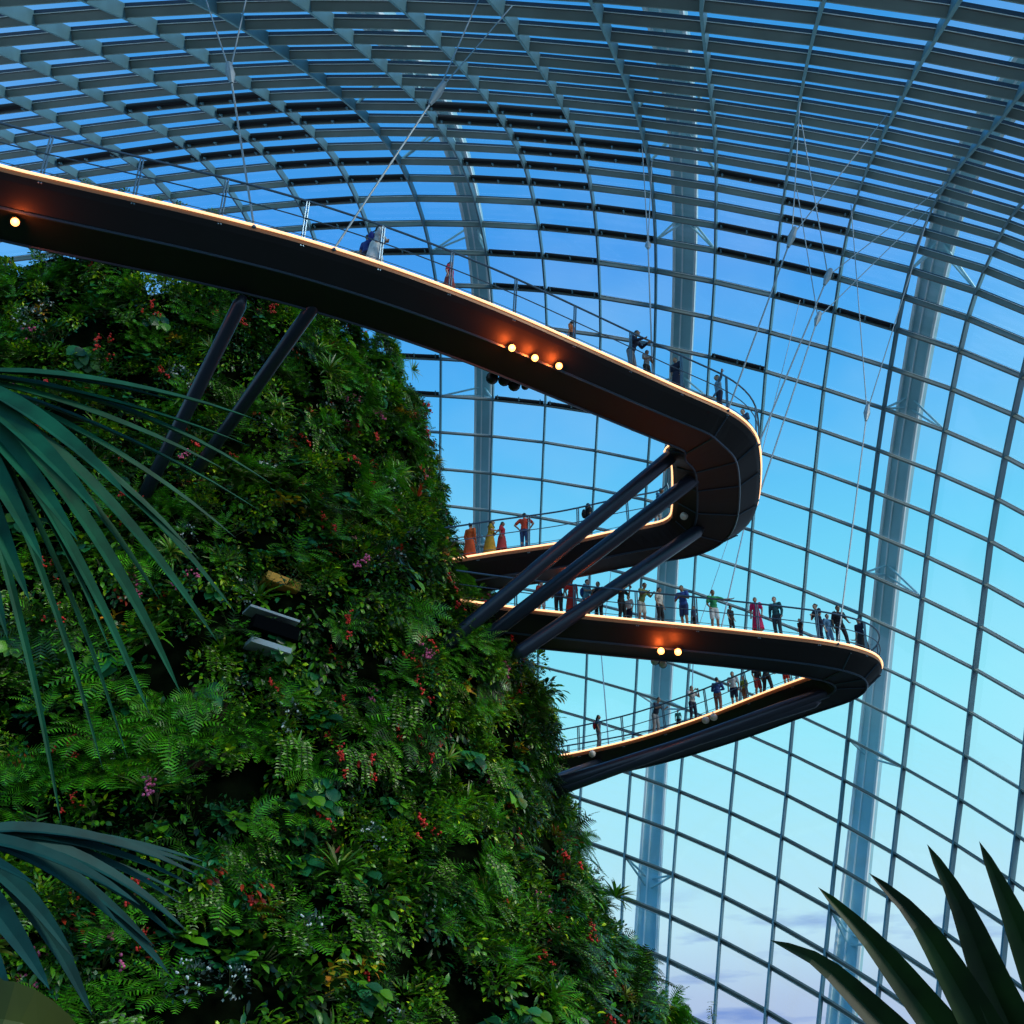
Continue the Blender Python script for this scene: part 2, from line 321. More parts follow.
# ------------------------------------------------------------------ planted mountain body
CX, CY = -17.0, 44.0 + 1.65*0
SIL = [(365, 318), (392, 352), (408, 385), (420, 430), (436, 480), (446, 530), (452, 565), (478, 600), (520, 650), (552, 700), (560, 745), (568, 790), (580, 840), (598, 890), (622, 930), (650, 975), (672, 1010), (690, 1040)]
ZT = 30.2
def sil_r(zr):
    """radius of the body at height zr above the eye so that its outline runs along the photographed one"""
    d = math.hypot(CX, CY); bc = math.atan2(CX, CY); best = None
    for k in range(200):
        r = 4+k*.12
        be = bc+math.asin(min(.999, r/d)); L = math.sqrt(d*d-r*r)
        p = EYE+Vector((math.sin(be)*L, math.cos(be)*L, zr)); px, py = proj(p)
        if py < SIL[0][1]: sx = SIL[0][0]
        elif py > SIL[-1][1]: sx = SIL[-1][0]+(py-SIL[-1][1])*.6
        else:
            for (a, b), (c, e_) in zip(SIL, SIL[1:]):
                if b <= py <= e_: sx = a+(c-a)*(py-b)/(e_-b); break
        v = abs(px-sx)
        if best is None or v < best[0]: best = (v, r)
    return best[1]
ZS = [k*1.0 for k in range(-2, 32)]; RS = [sil_r(z) for z in ZS]
RS = [RS[0]]+[(RS[k-1]+2*RS[k]+RS[k+1])/4 for k in range(1, len(RS)-1)]+[RS[-1]]
def mr(az, z):                # z above eye; az=0 looks towards the camera (-y), positive towards +x
    zc = min(max(z, -2), 31); k = min(int(zc+2), len(ZS)-2); t = zc-ZS[k]
    r = RS[k]*(1-t)+RS[k+1]*t - .95
    return r+.35*math.sin(az*9+z*.7)*math.cos(z*.9+az*4)+.25*math.sin(az*17-z*1.3)+.22*math.sin(az*31+z*2.3)*math.sin(z*2.9-az*13)
def mp_(az, z):
    r = mr(az, z); return Vector((CX+r*math.sin(az), CY-r*math.cos(az), z+1.65))
def mn_(az, z):
    a = mp_(az-.03, z); b = mp_(az+.03, z); c = mp_(az, z-.5); d = mp_(az, z+.5)
    return (b-a).cross(d-c).normalized()
def topz(az):                  # the rim of the top
    return 30.4-4.0*math.exp(-((az-.21)/.06)**2)-3.5*math.exp(-((az+.29)/.07)**2)
def mtn_hit(px, py):
    d = ray(px, py); t = 12
    while t < 90:
        p = d*t
        if p.z < 32 and math.hypot(p.x-CX, p.y-CY) < mr(math.atan2(p.x-CX, -(p.y-CY)), p.z): return EYE+p
        t += .06
    return None
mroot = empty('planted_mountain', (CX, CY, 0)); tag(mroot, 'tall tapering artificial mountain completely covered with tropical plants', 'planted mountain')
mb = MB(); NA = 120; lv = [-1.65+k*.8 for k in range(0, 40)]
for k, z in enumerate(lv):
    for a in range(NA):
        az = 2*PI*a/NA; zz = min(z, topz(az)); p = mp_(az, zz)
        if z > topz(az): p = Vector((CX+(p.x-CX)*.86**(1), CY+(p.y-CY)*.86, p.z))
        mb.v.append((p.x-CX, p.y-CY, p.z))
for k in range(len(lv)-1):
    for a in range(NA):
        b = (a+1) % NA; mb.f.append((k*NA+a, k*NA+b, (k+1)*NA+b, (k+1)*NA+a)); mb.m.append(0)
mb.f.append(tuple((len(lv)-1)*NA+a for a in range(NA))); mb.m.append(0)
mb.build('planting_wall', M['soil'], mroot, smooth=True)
# openings and ledges in the mountain
def ledge(px, py, name, wx, wy, wz, m, out=.2, tilt=0):
    p = mtn_hit(px, py); az = math.atan2(p.x-CX, -(p.y-CY))
    R = Matrix.Rotation(az, 3, 'Z')@Matrix.Rotation(tilt, 3, 'Y')
    b = MB(); b.box(Vector(p)-mroot.location+R@Vector((0, -out, 0)), wx, wy, wz, R); return b.build(name, m, mroot)
tag(ledge(266, 637, 'viewing_gallery', .68, .3, .20, M['recess_shade'], .62, .12), 'horizontal opening with pale slabs, its inner shade painted black')  # solid box, coloured black for the shade inside the opening
tag(ledge(264, 624, 'concrete_lintel', .76, .36, .035, M['concrete'], .62, .12), 'pale grey concrete lintel')
tag(ledge(260, 655, 'concrete_ledge', .6, .36, .08, M['concrete'], .62, .12), 'pale grey concrete ledge')
tag(ledge(276, 588, 'niche_wall', .55, .3, .14, M['niche'], .36, .14), 'niche wall with warm yellow light painted in')
tag(ledge(200, 735, 'rock_recess', .5, .3, 1.1, mat('red_brown_rock', (.035, .012, .006), .9, noise=(2, .5)), .35), 'dark red brown rock face')
# ------------------------------------------------------------------ walkways
def cr_spline(P, n):
    P = [Vector(p) for p in P]; L = [0]
    for a, b in zip(P, P[1:]): L.append(L[-1]+(b-a).length)
    out = []
    for k in range(n):
        s = L[-1]*k/(n-1); i = 0
        while i < len(P)-2 and L[i+1] < s: i += 1
        t = (s-L[i])/max(1e-6, L[i+1]-L[i]); p0 = P[max(i-1, 0)]; p1 = P[i]; p2 = P[i+1]; p3 = P[min(i+2, len(P)-1)]
        d1 = (p2-p0)*.5; d2 = (p3-p1)*.5
        # limit tangents to chord
        c = (p2-p1).length
        if d1.length > c: d1 = d1.normalized()*c
        if d2.length > c: d2 = d2.normalized()*c
        h = lambda a, b, u, v, t: a*(2*t**3-3*t*t+1)+u*(t**3-2*t*t+t)+b*(-2*t**3+3*t*t)+v*(t**3-t*t)
        out.append(h(p1, p2, d1, d2, t))
    return out
def offset(P, w):              # shift a path sideways in plan, to its left
    out = []
    for k, p in enumerate(P):
        t = (P[min(k+1, len(P)-1)]-P[max(k-1, 0)]); t.z = 0; t.normalize(); out.append(p+Vector((-t.y, t.x, 0))*w)
    return out
W1 = 2.75; KZ = .87
def wz(L): return [atz(x, y, z*KZ) for x, y, z in L]
# upper walkway, near branch: its camera side edge
ua = cr_spline(wz([(-150, 124, 23.7), (-60, 149, 23.6), (0, 167, 23.5), (100, 190, 23.45), (200, 213, 23.4), (300, 239, 23.4), (400, 271, 23.3), (500, 309, 23.3), (600, 353, 23.2), (680, 389, 23.1), (722, 407, 23.0)]), 60)
uaf = offset(ua, W1)
for k in range(46, 60): pass
ub_o = cr_spline([ua[-1]]+wz([(742, 419, 23), (756, 435, 22.9), (760, 455, 22.8), (760, 480, 22.6), (757, 503, 22.4), (748, 522, 22.2), (730, 536, 22.0), (700, 548, 21.7)]), 30)
ub_i = cr_spline([uaf[-1]]+wz([(664, 452, 22.9), (671, 458, 22.85), (673, 474, 22.7), (673, 500, 22.4), (671, 516, 22.2), (664, 521, 22.05), (655, 523.5, 21.9)]), 30)
uc_i = cr_spline([ub_i[-1]]+wz([(612, 532, 21.3), (562, 543, 20.7), (500, 552, 20.0), (450, 560, 19.5), (405, 566, 19.1)]), 26)
uc_o = offset(uc_i, -W1); d_ = ub_o[-1]-uc_o[0]
uc_o = [p+d_*max(0, 1-k/8)**2 for k, p in enumerate(uc_o)]
UO = ua+ub_o[1:]+uc_o[1:]; UI = uaf+ub_i[1:]+uc_i[1:]
# lower walkway
la = cr_spline(wz([(455, 600, 17.1), (515, 608, 16.9), (560, 613, 16.75), (640, 621, 16.5), (703, 627, 16.3), (767, 634, 16.0), (818, 640, 15.8), (846, 645, 15.7)]), 40)
laf = offset(la, 2.65)
lb_o = cr_spline([la[-1]]+wz([(864, 650, 15.65), (877, 656, 15.6), (882, 664, 15.5), (879, 673, 15.4), (868, 682, 15.3), (850, 690, 15.2)]), 20)
lb_i = cr_spline([laf[-1]]+wz([(812, 669, 15.65), (816, 671, 15.6), (816, 673, 15.55), (812, 675.5, 15.5)]), 20)
lc_i = cr_spline([lb_i[-1]]+wz([(767, 692, 15.2), (703.5, 717, 14.8), (640, 738, 14.3), (590, 750, 13.9), (546, 758.5, 13.5), (500, 765, 13.2)]), 30)
lc_o = offset(lc_i, -2.65); d_ = lb_o[-1]-lc_o[0]
lc_o = [p+d_*max(0, 1-k/8)**2 for k, p in enumerate(lc_o)]
LO = la+lb_o[1:]+lc_o[1:]; LI = laf+lb_i[1:]+lc_i[1:]
print('tips', UO[len(ua)+14], LO[len(la)+9])
def unkink(P, n=3):
    for _ in range(n): P = [P[0]]+[(P[k-1]+2*P[k]+P[k+1])/4 for k in range(1, len(P)-1)]+[P[-1]]
    return P
UO = unkink(UO, 2); UI = unkink(UI, 1); LO = unkink(LO, 2); LI = unkink(LI, 1)
def walkway(O, I, lab, name='elevated_walkway', RH=1.15, JT=(40, 46, 50)):
    root = empty(name, O[len(O)//3]); tag(root, lab, 'walkway'); L = root.location
    n = len(O)
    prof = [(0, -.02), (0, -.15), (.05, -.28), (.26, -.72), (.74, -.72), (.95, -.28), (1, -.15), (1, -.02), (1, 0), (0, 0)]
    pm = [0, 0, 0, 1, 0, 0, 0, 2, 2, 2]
    mb = MB(); m = len(prof); vs = []
    for o, i in zip(O, I):
        for t, dz in prof: vs.append(o.lerp(i, t)+Vector((0, 0, dz))-L)
    mb.v = [tuple(v) for v in vs]
    for k in range(n-1):
        for a in range(m):
            b = (a+1) % m; mb.f.append((k*m+a, k*m+b, (k+1)*m+b, (k+1)*m+a))
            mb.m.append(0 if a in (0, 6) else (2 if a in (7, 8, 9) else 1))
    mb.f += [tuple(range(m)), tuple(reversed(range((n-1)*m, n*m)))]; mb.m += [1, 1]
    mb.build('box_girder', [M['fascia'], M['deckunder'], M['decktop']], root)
    for t, dz in ((.26, -.73), (.74, -.73)):
        b = MB(); b.tube([o.lerp(i, t)+Vector((0, 0, dz))-L for o, i in zip(O, I)], .045, 5); b.build('soffit_edge_rail', M['keel'], root)
    for k in JT:
        b = MB(); o, i = O[k], I[k]; b.tube([o.lerp(i, t)+Vector((0, 0, dz-.02))-L for t, dz in ((0.02, -.24), (.05, -.28), (.26, -.72), (.74, -.72), (.95, -.28))], .028, 4)
        b.build('soffit_joint', M['keel'], root)
    for P in (O, I):
        b = MB(); b.tube([p+(p-q).normalized()*.03+Vector((0, 0, .02))-L for p, q in zip(P, O if P is I else I)], .038, 6); b.build('light_strip', M['led'], root)
    # railings
    for side, (P, Q) in enumerate(((O, I), (I, O))):
        out = [(p-q).normalized() for p, q in zip(P, Q)]
        hand = [p+o*.10+Vector((0, 0, RH))-L for p, o in zip(P, out)]
        b = MB(); b.tube(hand, .035, 6); b.build('handrail', M['rail'], root)
        for h in (RH*.55, .16):
            b = MB(); b.tube([p+o*(.0+.09*h)+Vector((0, 0, h))-L for p, o in zip(P, out)], .02 if h > .5 else .012, 5); b.build('mid_rail' if h > .5 else 'toe_rail', M['rail'], root)
        acc = 0
        for k in range(1, n):
            acc += (P[k]-P[k-1]).length
            if acc > 2.0:
                acc = 0; p = P[k]-L; o = out[k]; t = (P[k]-P[k-1]).normalized(); R = Matrix((t, o, Vector((0, 0, 1)))).transposed()
                b = MB()
                for s in (-.035, .035): b.tube([p+t*s-o*.04+Vector((0, 0, -.2)), p+t*s+o*.10+Vector((0, 0, RH))], .026, 5)
                b.build('railing_post', M['rail'], root)
    return root
uw = walkway(UO, UI, 'upper elevated walkway curving into a tight hairpin, its edges lit warm', RH=1.38, JT=(60, 66, 71, 77, 83))
lw = walkway(LO, LI, 'lower elevated walkway coming to a pointed hairpin, its edges lit warm')
def strut(root, a, b, r, lab=None):
    L = root.location; a = Vector(a); b = Vector(b); m = MB(); d = (b-a).normalized()
    m.tube([a-L, a+d*.3-L, b-d*.3-L, b-L], [r*.45, r, r, r*.45], 16); o = m.build('support_strut', M['strut'], root, smooth=True)
def under(O, I, px, py, t, drop):   # a point on the soffit near a pixel
    best = min(range(len(O)), key=lambda k: (proj(O[k].lerp(I[k], t)+Vector((0, 0, drop)))[0]-px)**2+(proj(O[k].lerp(I[k], t)+Vector((0, 0, drop)))[1]-py)**2)
    return O[best].lerp(I[best], t)+Vector((0, 0, drop))
def mh(px, py, inn=.6):
    p = mtn_hit(px, py); d = (Vector((CX, CY, p.z))-p).normalized(); return p+d*inn
def pix_at_dist(px, py, like):      # pixel ray at the depth of a known point
    d = ray(px, py); f = (like-EYE).dot(Vector((0, math.cos(TH), math.sin(TH)))); return EYE+d*f
strut(uw, pix_at_dist(676, 452, UI[len(ua)+3]+Vector((0, 0, -.4))), mh(437, 660), .27)
strut(uw, pix_at_dist(700, 474, UI[len(ua)+8].lerp(UO[len(ua)+8], .3)), pix_at_dist(478, 644, LO[2]+Vector((0, -1.0, 0))), .27)
strut(uw, pix_at_dist(702, 528, UI[len(ua)+20].lerp(UO[len(ua)+20], .3)), pix_at_dist(514, 656, LO[3]+Vector((0, -1.2, 0))), .27)
strut(uw, pix_at_dist(244, 296, under(UO, UI, 240, 280, .7, -.8)), mh(130, 516), .21)
strut(uw, pix_at_dist(318, 300, under(UO, UI, 315, 300, .7, -.8)), mh(182, 486), .21)
ma = mh(545, 800, .8)
for (x, y), dz in (((842, 686), 0), ((820, 700), .25)):
    q = pix_at_dist(x, y, LO[len(la)+14]); strut(lw, q, ma+Vector((0, 0, dz))+Vector((.1, -.5*dz, 0)), .25)
strut(lw, pix_at_dist(604, 760, under(LO, LI, 600, 755, .6, -.8)), ma+Vector((-.4, 0, .3)), .16)
# cables
def cable(pts_px, lab, node=None, forks=()):
    """pts: list of world points; node joined to forks"""
    root = empty('suspension_cable', pts_px[0]); tag(root, lab, 'cable'); L = root.location
    b = MB(); b.tube([p-L for p in pts_px], .032, 6); b.build('main_cable', M['cable'], root)
    b = MB(); b.ball((0, 0, 0), .07); b.build('anchor_clamp', M['rail'], root)
    if node is not None:
        b = MB(); d = (pts_px[-1]-pts_px[0]).normalized(); b.tube([node-d*.7-L, node-d*.1-L, node+d*.5-L], [.06, .16, .10], 8); fc_ = b.build('fork_connector', M['cable'], root)
        for q in forks:
            b = MB(); b.tube([node-L, q-L], .026, 6); b.build('fork_cable', M['cable'], fc_)
    return root
def shell_at(px, py, off=.0):
    return EYE+Vector(hitray(np.zeros(3), np.array([ray(px, py)]))[0])
def mkc(base, npx, ft, forks, lab):
    # the fork hangs at ft of the way from base to the shell
    s = [shell_at(*f) for f in forks]
    dep = lambda p: (p-EYE).dot(Vector((0, math.cos(TH), math.sin(TH))))
    mid = sum((dep(q) for q in s))/len(s); d = dep(base)*(1-ft)+mid*ft; nd = EYE+ray(*npx)*d
    cable([base, nd], lab, nd, s)
def nearO(O, px, py, nmax=None):
    return min(O[:nmax] if nmax else O, key=lambda p: (proj(p)[0]-px)**2+(proj(p)[1]-py)**2)
mkc(nearO(UO, 338, 240, 60), (438, 92), .45, [(478.5, 0), (512, 6)], 'thin steel cable rising from the upper walkway beside the person in white')
mkc(nearO(UO, 250, 222, 60), (230, 72), .45, [(206, 0), (246, 0)], 'nearly vertical thin steel cable, the leftmost one on the upper walkway')
mkc(nearO(UO, 731, 401, 75), (792, 236), .4, [(800, 100), (887, 115)], 'steel cable from the upper walkway just before its hairpin')
mkc(nearO(UO, 767, 441, 80), (828, 276), .4, [(801, 120), (948, 182)], 'steel cable from the outer curve of the upper hairpin')
mkc(nearO(UO, 761, 500, 85), (818, 318), .4, [(797, 190), (930, 208)], 'steel cable from the far side of the upper hairpin')
mkc(nearO(LO, 837, 643, 45), (867, 412), .4, [(851, 205), (931, 208)], 'long steel cable rising from the tip of the lower walkway')
mkc(nearO(LI, 721, 625, 40), (755, 480), .4, [(800, 300)], 'thin cable rising from the lower walkway behind the pointing visitor')
mkc(nearO(LO[60:], 612, 735), (601, 650), .4, [(585, 560), (615, 540)], 'thin forked cable over the lowest branch near the mountain')
mkc(nearO(LO[60:], 683, 712), (694, 640), .5, [(735, 520)], 'thin cable over the lowest branch beside two visitors')
mkc(nearO(UO, 655, 380, 60)+Vector((0, 0, .1)), (648, 245), .5, [(642, 143), (652, 160)], 'pale double cable falling to the upper walkway before the hairpin')
# lamps
def spot(p, tgt, r, m, lab, group=None, light=None, col=(1, .13, .02), house='lampk'):
    root = empty('spotlight', p); tag(root, lab, 'spotlight', group); d = (Vector(tgt)-Vector(p)).normalized()
    b = MB(); b.tube([-d*r*1.9, -d*r*.1, d*r*.25], [r*.7, r, r*1.08], 12); hs_ = b.build('lamp_housing', M[house], root)
    b = MB(); b.tube([Vector((0, 0, 0))-d*r*.9, Vector((0, 0, r*1.6))-d*r*.9], r*.22, 6); b.build('lamp_bracket', M['lampk'], root)
    b = MB(); b.ball(d*r*.3, r*.92, r*.92, r*.92); b.build('lamp_lens', M[m], hs_, smooth=True)
    if light:
        l = bpy.data.lights.new('lamp_glow', 'POINT'); l.energy = light; l.color = col; l.shadow_soft_size = r*.6
        o = bpy.data.objects.new('lamp_glow', l); o.location = d*r*2.0+Vector((0, 0, r*.3)); link(o, root)
def soffit(O, I, px, py, tag_, **k):
    d = ray(px, py); best = None
    for n in range(len(O)):
        for t in (.24, .35, .45, .55, .65, .76):
            p = O[n].lerp(I[n], t)+Vector((0, 0, -.74)); a, b = proj(p); v = (a-px)**2+(b-py)**2
            if best is None or v < best[0]: best = (v, p)
    return EYE+d*((best[1]-EYE).dot(Vector((0, math.cos(TH), math.sin(TH))))*.9925)
for (x, y), lb in (((15, 222), 'glowing orange spotlight under the upper walkway at the far left'), ((512, 348), 'glowing orange spotlight under the upper walkway, first of the row of three'),
        ((535, 358), 'glowing orange spotlight under the upper walkway, middle of the row of three'), ((559, 366), 'glowing orange spotlight under the upper walkway, last of the row of three')):
    p = soffit(UO[:60], UI[:60], x, y, 0); spot(p, EYE, .12, 'lamp', lb, None, 55)
for (x, y), lb in (((661, 651), 'glowing orange spotlight under the lower walkway, left one of the pair'), ((678, 652), 'glowing orange spotlight under the lower walkway, right one of the pair')):
    p = soffit(LO[:40], LI[:40], x, y, 0); spot(p, EYE, .14, 'lamp', lb, None, 55)
p = soffit(UO[90:], UI[90:], 573, 577, 0); spot(p, EYE, .13, 'lamp', 'glowing orange spotlight under the returning branch of the upper walkway', None, 45)
for (x, y), lb in (((492, 378), 'black spotlight hanging below the upper walkway, left of the cluster'), ((504, 380), 'black spotlight hanging below the upper walkway, second of the cluster'),
                   ((514, 385), 'black spotlight hanging below the upper walkway, third of the cluster'), ((525, 386), 'small black spotlight hanging below the upper walkway, last of the cluster')):
    q = UI[min(range(60), key=lambda k: abs(proj(UI[k])[0]-x))]; spot(pix_at_dist(x, y, q), EYE+Vector((6, 0, 0)), .2 if x != 525 else .13, 'lampk', lb)
for (x, y), lb in (((655, 661), 'small dark floodlight under the lower walkway, left of two'), ((663, 664), 'small dark floodlight under the lower walkway, right of two')):
    q = LI[min(range(40), key=lambda k: abs(proj(LI[k])[0]-x))]; spot(pix_at_dist(x, y, q), EYE, .16, 'lampw', lb)
for (x, y), lb in (((705, 721), 'pale round lamp on the edge of the lowest branch, left of two'), ((713, 718), 'pale round lamp on the edge of the lowest branch, right of two'), ((592, 754.5), 'small pale lamp on the lowest branch near the mountain'),
                   ((811, 685), 'pale round lamp under the tip of the lower walkway')):
    q = LI[min(range(60, len(LI)), key=lambda k: abs(proj(LI[k])[0]-x))]; spot(pix_at_dist(x, y, q)+Vector((0, -.15, 0)), EYE, .15, 'lampw', lb, house='lampw')
p = pix_at_dist(684, 516, UI[len(ua)+20]+Vector((0, -.3, 0))); spot(p, EYE, .15, 'lampw', 'pale round lamp inside the corner of the upper hairpin', house='lampw')
# ------------------------------------------------------------------ plants
def leafcol(n, c, v=.85, rough=.36, tr=.15): return mat(n, c, rough, var=v, trans=tr, spec=.5)
G_ = dict(
 deep=leafcol('deep_green_leaf', (.012, .062, .005)), mid=leafcol('mid_green_leaf', (.07, .25, .010)), lime=leafcol('lime_green_leaf', (.32, .52, .012)),
 teal=leafcol('teal_green_leaf', (.012, .13, .05)), fern=leafcol('fern_green_leaf', (.06, .32, .012)), olive=leafcol('olive_leaf', (.14, .20, .02)),
 yellow=leafcol('yellow_leaf', (.55, .38, .02)), red=leafcol('red_bronze_leaf', (.28, .03, .015)), blue=leafcol('blue_grey_leaf', (.10, .17, .22)),
 pale=leafcol('pale_variegated_leaf', (.30, .42, .22)), stem=mat('plant_stem', (.06, .07, .02), .7), flower=mat('red_flower', (.75, .03, .02), .5, var=.3), pink=mat('pink_flower', (.65, .12, .30), .5, var=.3),
 violet=mat('violet_blue_flower', (.16, .16, .55), .5, var=.3), white=mat('white_flower', (.75, .75, .72), .5), orange=mat('orange_leaf', (.85, .28, .02), .5, var=.3))
def R3(v, k, a): return Quaternion(k, a) @ v
def leaf(mb, b, d, n, L, W, droop=.3, fold=.25, mi=0, segs=3, tip=.0):
    """one leaf: b base, d direction, n upper side, bent along its length and folded at the midrib"""
    d = d.normalized(); s = d.cross(n)
    if s.length < 1e-3: s = d.cross(Vector((1, .3, .2)))
    s.normalize(); n = s.cross(d).normalized(); vs = [b]; p = b; fs = []; wprof = {2: (1.0,), 3: (.85, .9), 4: (.7, 1, .75), 5: (.7, 1, .9, .55)}[segs]
    for k in range(1, segs):
        d = R3(d, s, -droop/segs); n = s.cross(d); p = p+d*(L/segs); w = W*.5*wprof[k-1]
        vs += [p-s*w+n*w*fold, p, p+s*w+n*w*fold]
    d = R3(d, s, -droop/segs); vs.append(p+d*(L/segs))
    fs = [(0, 1, 2), (0, 2, 3)]
    for k in range(segs-2):
        a = 1+3*k; fs += [(a, a+3, a+4, a+1), (a+1, a+4, a+5, a+2)]
    a = 1+3*(segs-2); e = len(vs)-1; fs += [(a, e, a+1), (a+1, e, a+2)]
    mb.add(vs, fs, mi)
# local frame of a plant on the wall: z = away from the wall, y = up, x = sideways
def rdir(r, zmin=.0, up=.25):
    while True:
        v = Vector((r.gauss(0, 1), r.gauss(0, 1)+up, r.gauss(0, 1)))
        if v.length > .2:
            v.normalize()
            if v.z > zmin: return v
UPL = Vector((0, .8, .6))
def P_shrub(r, L=.26, W=.13, n=46, R=.42, mi=0, fl=0, flm=2):
    mb = MB()
    for k in range(n):
        v = rdir(r, -.05); b = v*R*r.uniform(.45, 1); d = (v*.7+Vector((r.uniform(-.6, .6), r.uniform(-.9, .2), r.uniform(0, .5)))).normalized()
        leaf(mb, b, d, (UPL+v*.5+Vector((r.uniform(-.4, .4),)*3)).normalized(), L*r.uniform(.7, 1.25), W*r.uniform(.8, 1.2), r.uniform(.2, .9), .25, 1 if r.random() < .22 else mi)
    for k in range(5):
        v = rdir(r, .1); mb.tube([Vector((0, 0, -.15)), v*R*.85], .012, 4, 2)
    for k in range(fl):
        c = rdir(r, .35)*R*1.05
        for q in range(9): mb.ball(c+Vector((r.gauss(0, .05), r.gauss(0, .07), r.gauss(0, .03))), .032, nu=6, nv=4, mi=3)
    return mb
def P_fern(r, n=11, L=.95, mi=0):
    mb = MB()
    for k in range(n):
        a = 2*PI*k/n+r.uniform(-.25, .25); d = Vector((math.cos(a)*.8, math.sin(a)*.55+.25, .7)).normalized(); s = d.cross(Vector((0, 0, 1))).normalized(); p = Vector((0, 0, 0)); l = L*r.uniform(.7, 1.15)
        pts = [p]; N = 13
        for q in range(N):
            d = (d+Vector((0, -.09, -.035))).normalized(); p = p+d*l/N; pts.append(p); s = d.cross(Vector((0, .5, 1))).normalized(); nn = s.cross(d)
            w = l*.23*math.sin(PI*(q+1.6)/(N+2.2))
            for sg in (-1, 1):
                e = p+(s*sg+d*.45-Vector((0, .12, 0))).normalized()*w; o = d*l*.032
                mb.add([p-o*.7, e-o*.2, e+o*.2, p+o*.9], [(0, 1, 2, 3)], mi if r.random() > .2 else 1)
        mb.tube(pts, .006, 3, 2, cap=False)
    return mb
def P_rosette(r, n=24, L=.75, W=.075, mi=0, stiff=.6):
    mb = MB()
    for k in range(n):
        a = k*2.4+r.uniform(-.1, .1); t = k/n; el = .25+t*1.1; d = Vector((math.cos(a)*math.cos(el), math.sin(a)*math.cos(el)+.25, math.sin(el))).normalized()
        leaf(mb, d*.03, d, (UPL*.6+Vector((0, 0, 1))-d*.5).normalized(), L*r.uniform(.8, 1.1)*(1-.25*t), W, stiff*r.uniform(.6, 1.3), .5, 1 if r.random() < .25 else mi, 5)
    return mb
def P_big(r, n=13, L=.42, W=.34, mi=0):
    mb = MB()
    for k in range(n):
        v = rdir(r, .05); b = v*.38*r.uniform(.5, 1); mb.tube([Vector((0, 0, -.1)), b*.6+Vector((0, 0, .05)), b], .010, 4, 2, cap=False)
        d = (v*.3+Vector((r.uniform(-.5, .5), -.75, .35))).normalized()
        leaf(mb, b, d, (Vector((0, .35, 1))+Vector((r.uniform(-.3, .3), 0, 0))).normalized(), L*r.uniform(.7, 1.15), W*r.uniform(.75, 1.1), .5, .2, 1 if r.random() < .2 else mi, 4)
    return mb
def P_small(r, n=120, L=.11, W=.07, R=.48, mi=0, blossoms=0):
    mb = MB()
    for k in range(n):
        v = rdir(r, -.1); b = v*R*r.uniform(.6, 1); d = (v+Vector((r.uniform(-.8, .8), r.uniform(-.8, .5), r.uniform(-.3, .5)))).normalized()
        leaf(mb, b, d, (UPL+v).normalized(), L*r.uniform(.7, 1.4), W*r.uniform(.8, 1.2), .3, .2, 1 if r.random() < .25 else mi, 2)
    for k in range(4): mb.tube([Vector((0, 0, -.15)), rdir(r, .1)*R*.8], .010, 4, 2)
    for k in range(blossoms):
        b = rdir(r, .2)*R*1.02
        for q in range(3): mb.ball(b+Vector((r.gauss(0, .03), r.gauss(0, .03), 0)), .022, nu=5, nv=4, mi=3)
    return mb
def P_vine(r, n=7, L=1.3, mi=0):
    mb = MB()
    for k in range(n):
        p = Vector((r.uniform(-.35, .35), r.uniform(-.1, .2), .05)); pts = [p]; l = L*r.uniform(.5, 1.1); N = int(l/.085); d = Vector((r.uniform(-.2, .2), .1, .8))
        for q in range(N):
            d = (d*.75+Vector((r.uniform(-.12, .12), -.35, r.uniform(-.06, .05)))).normalized(); p = p+d*.085; pts.append(p)
            for sg in (-1, 1): leaf(mb, p, (Vector((sg, r.uniform(-.9, -.1), .5))).normalized(), Vector((0, .5, 1)), r.uniform(.09, .15), .065, .4, .2, 1 if r.random() < .25 else mi, 2)
        mb.tube(pts, .006, 3, 2, cap=False)
    return mb
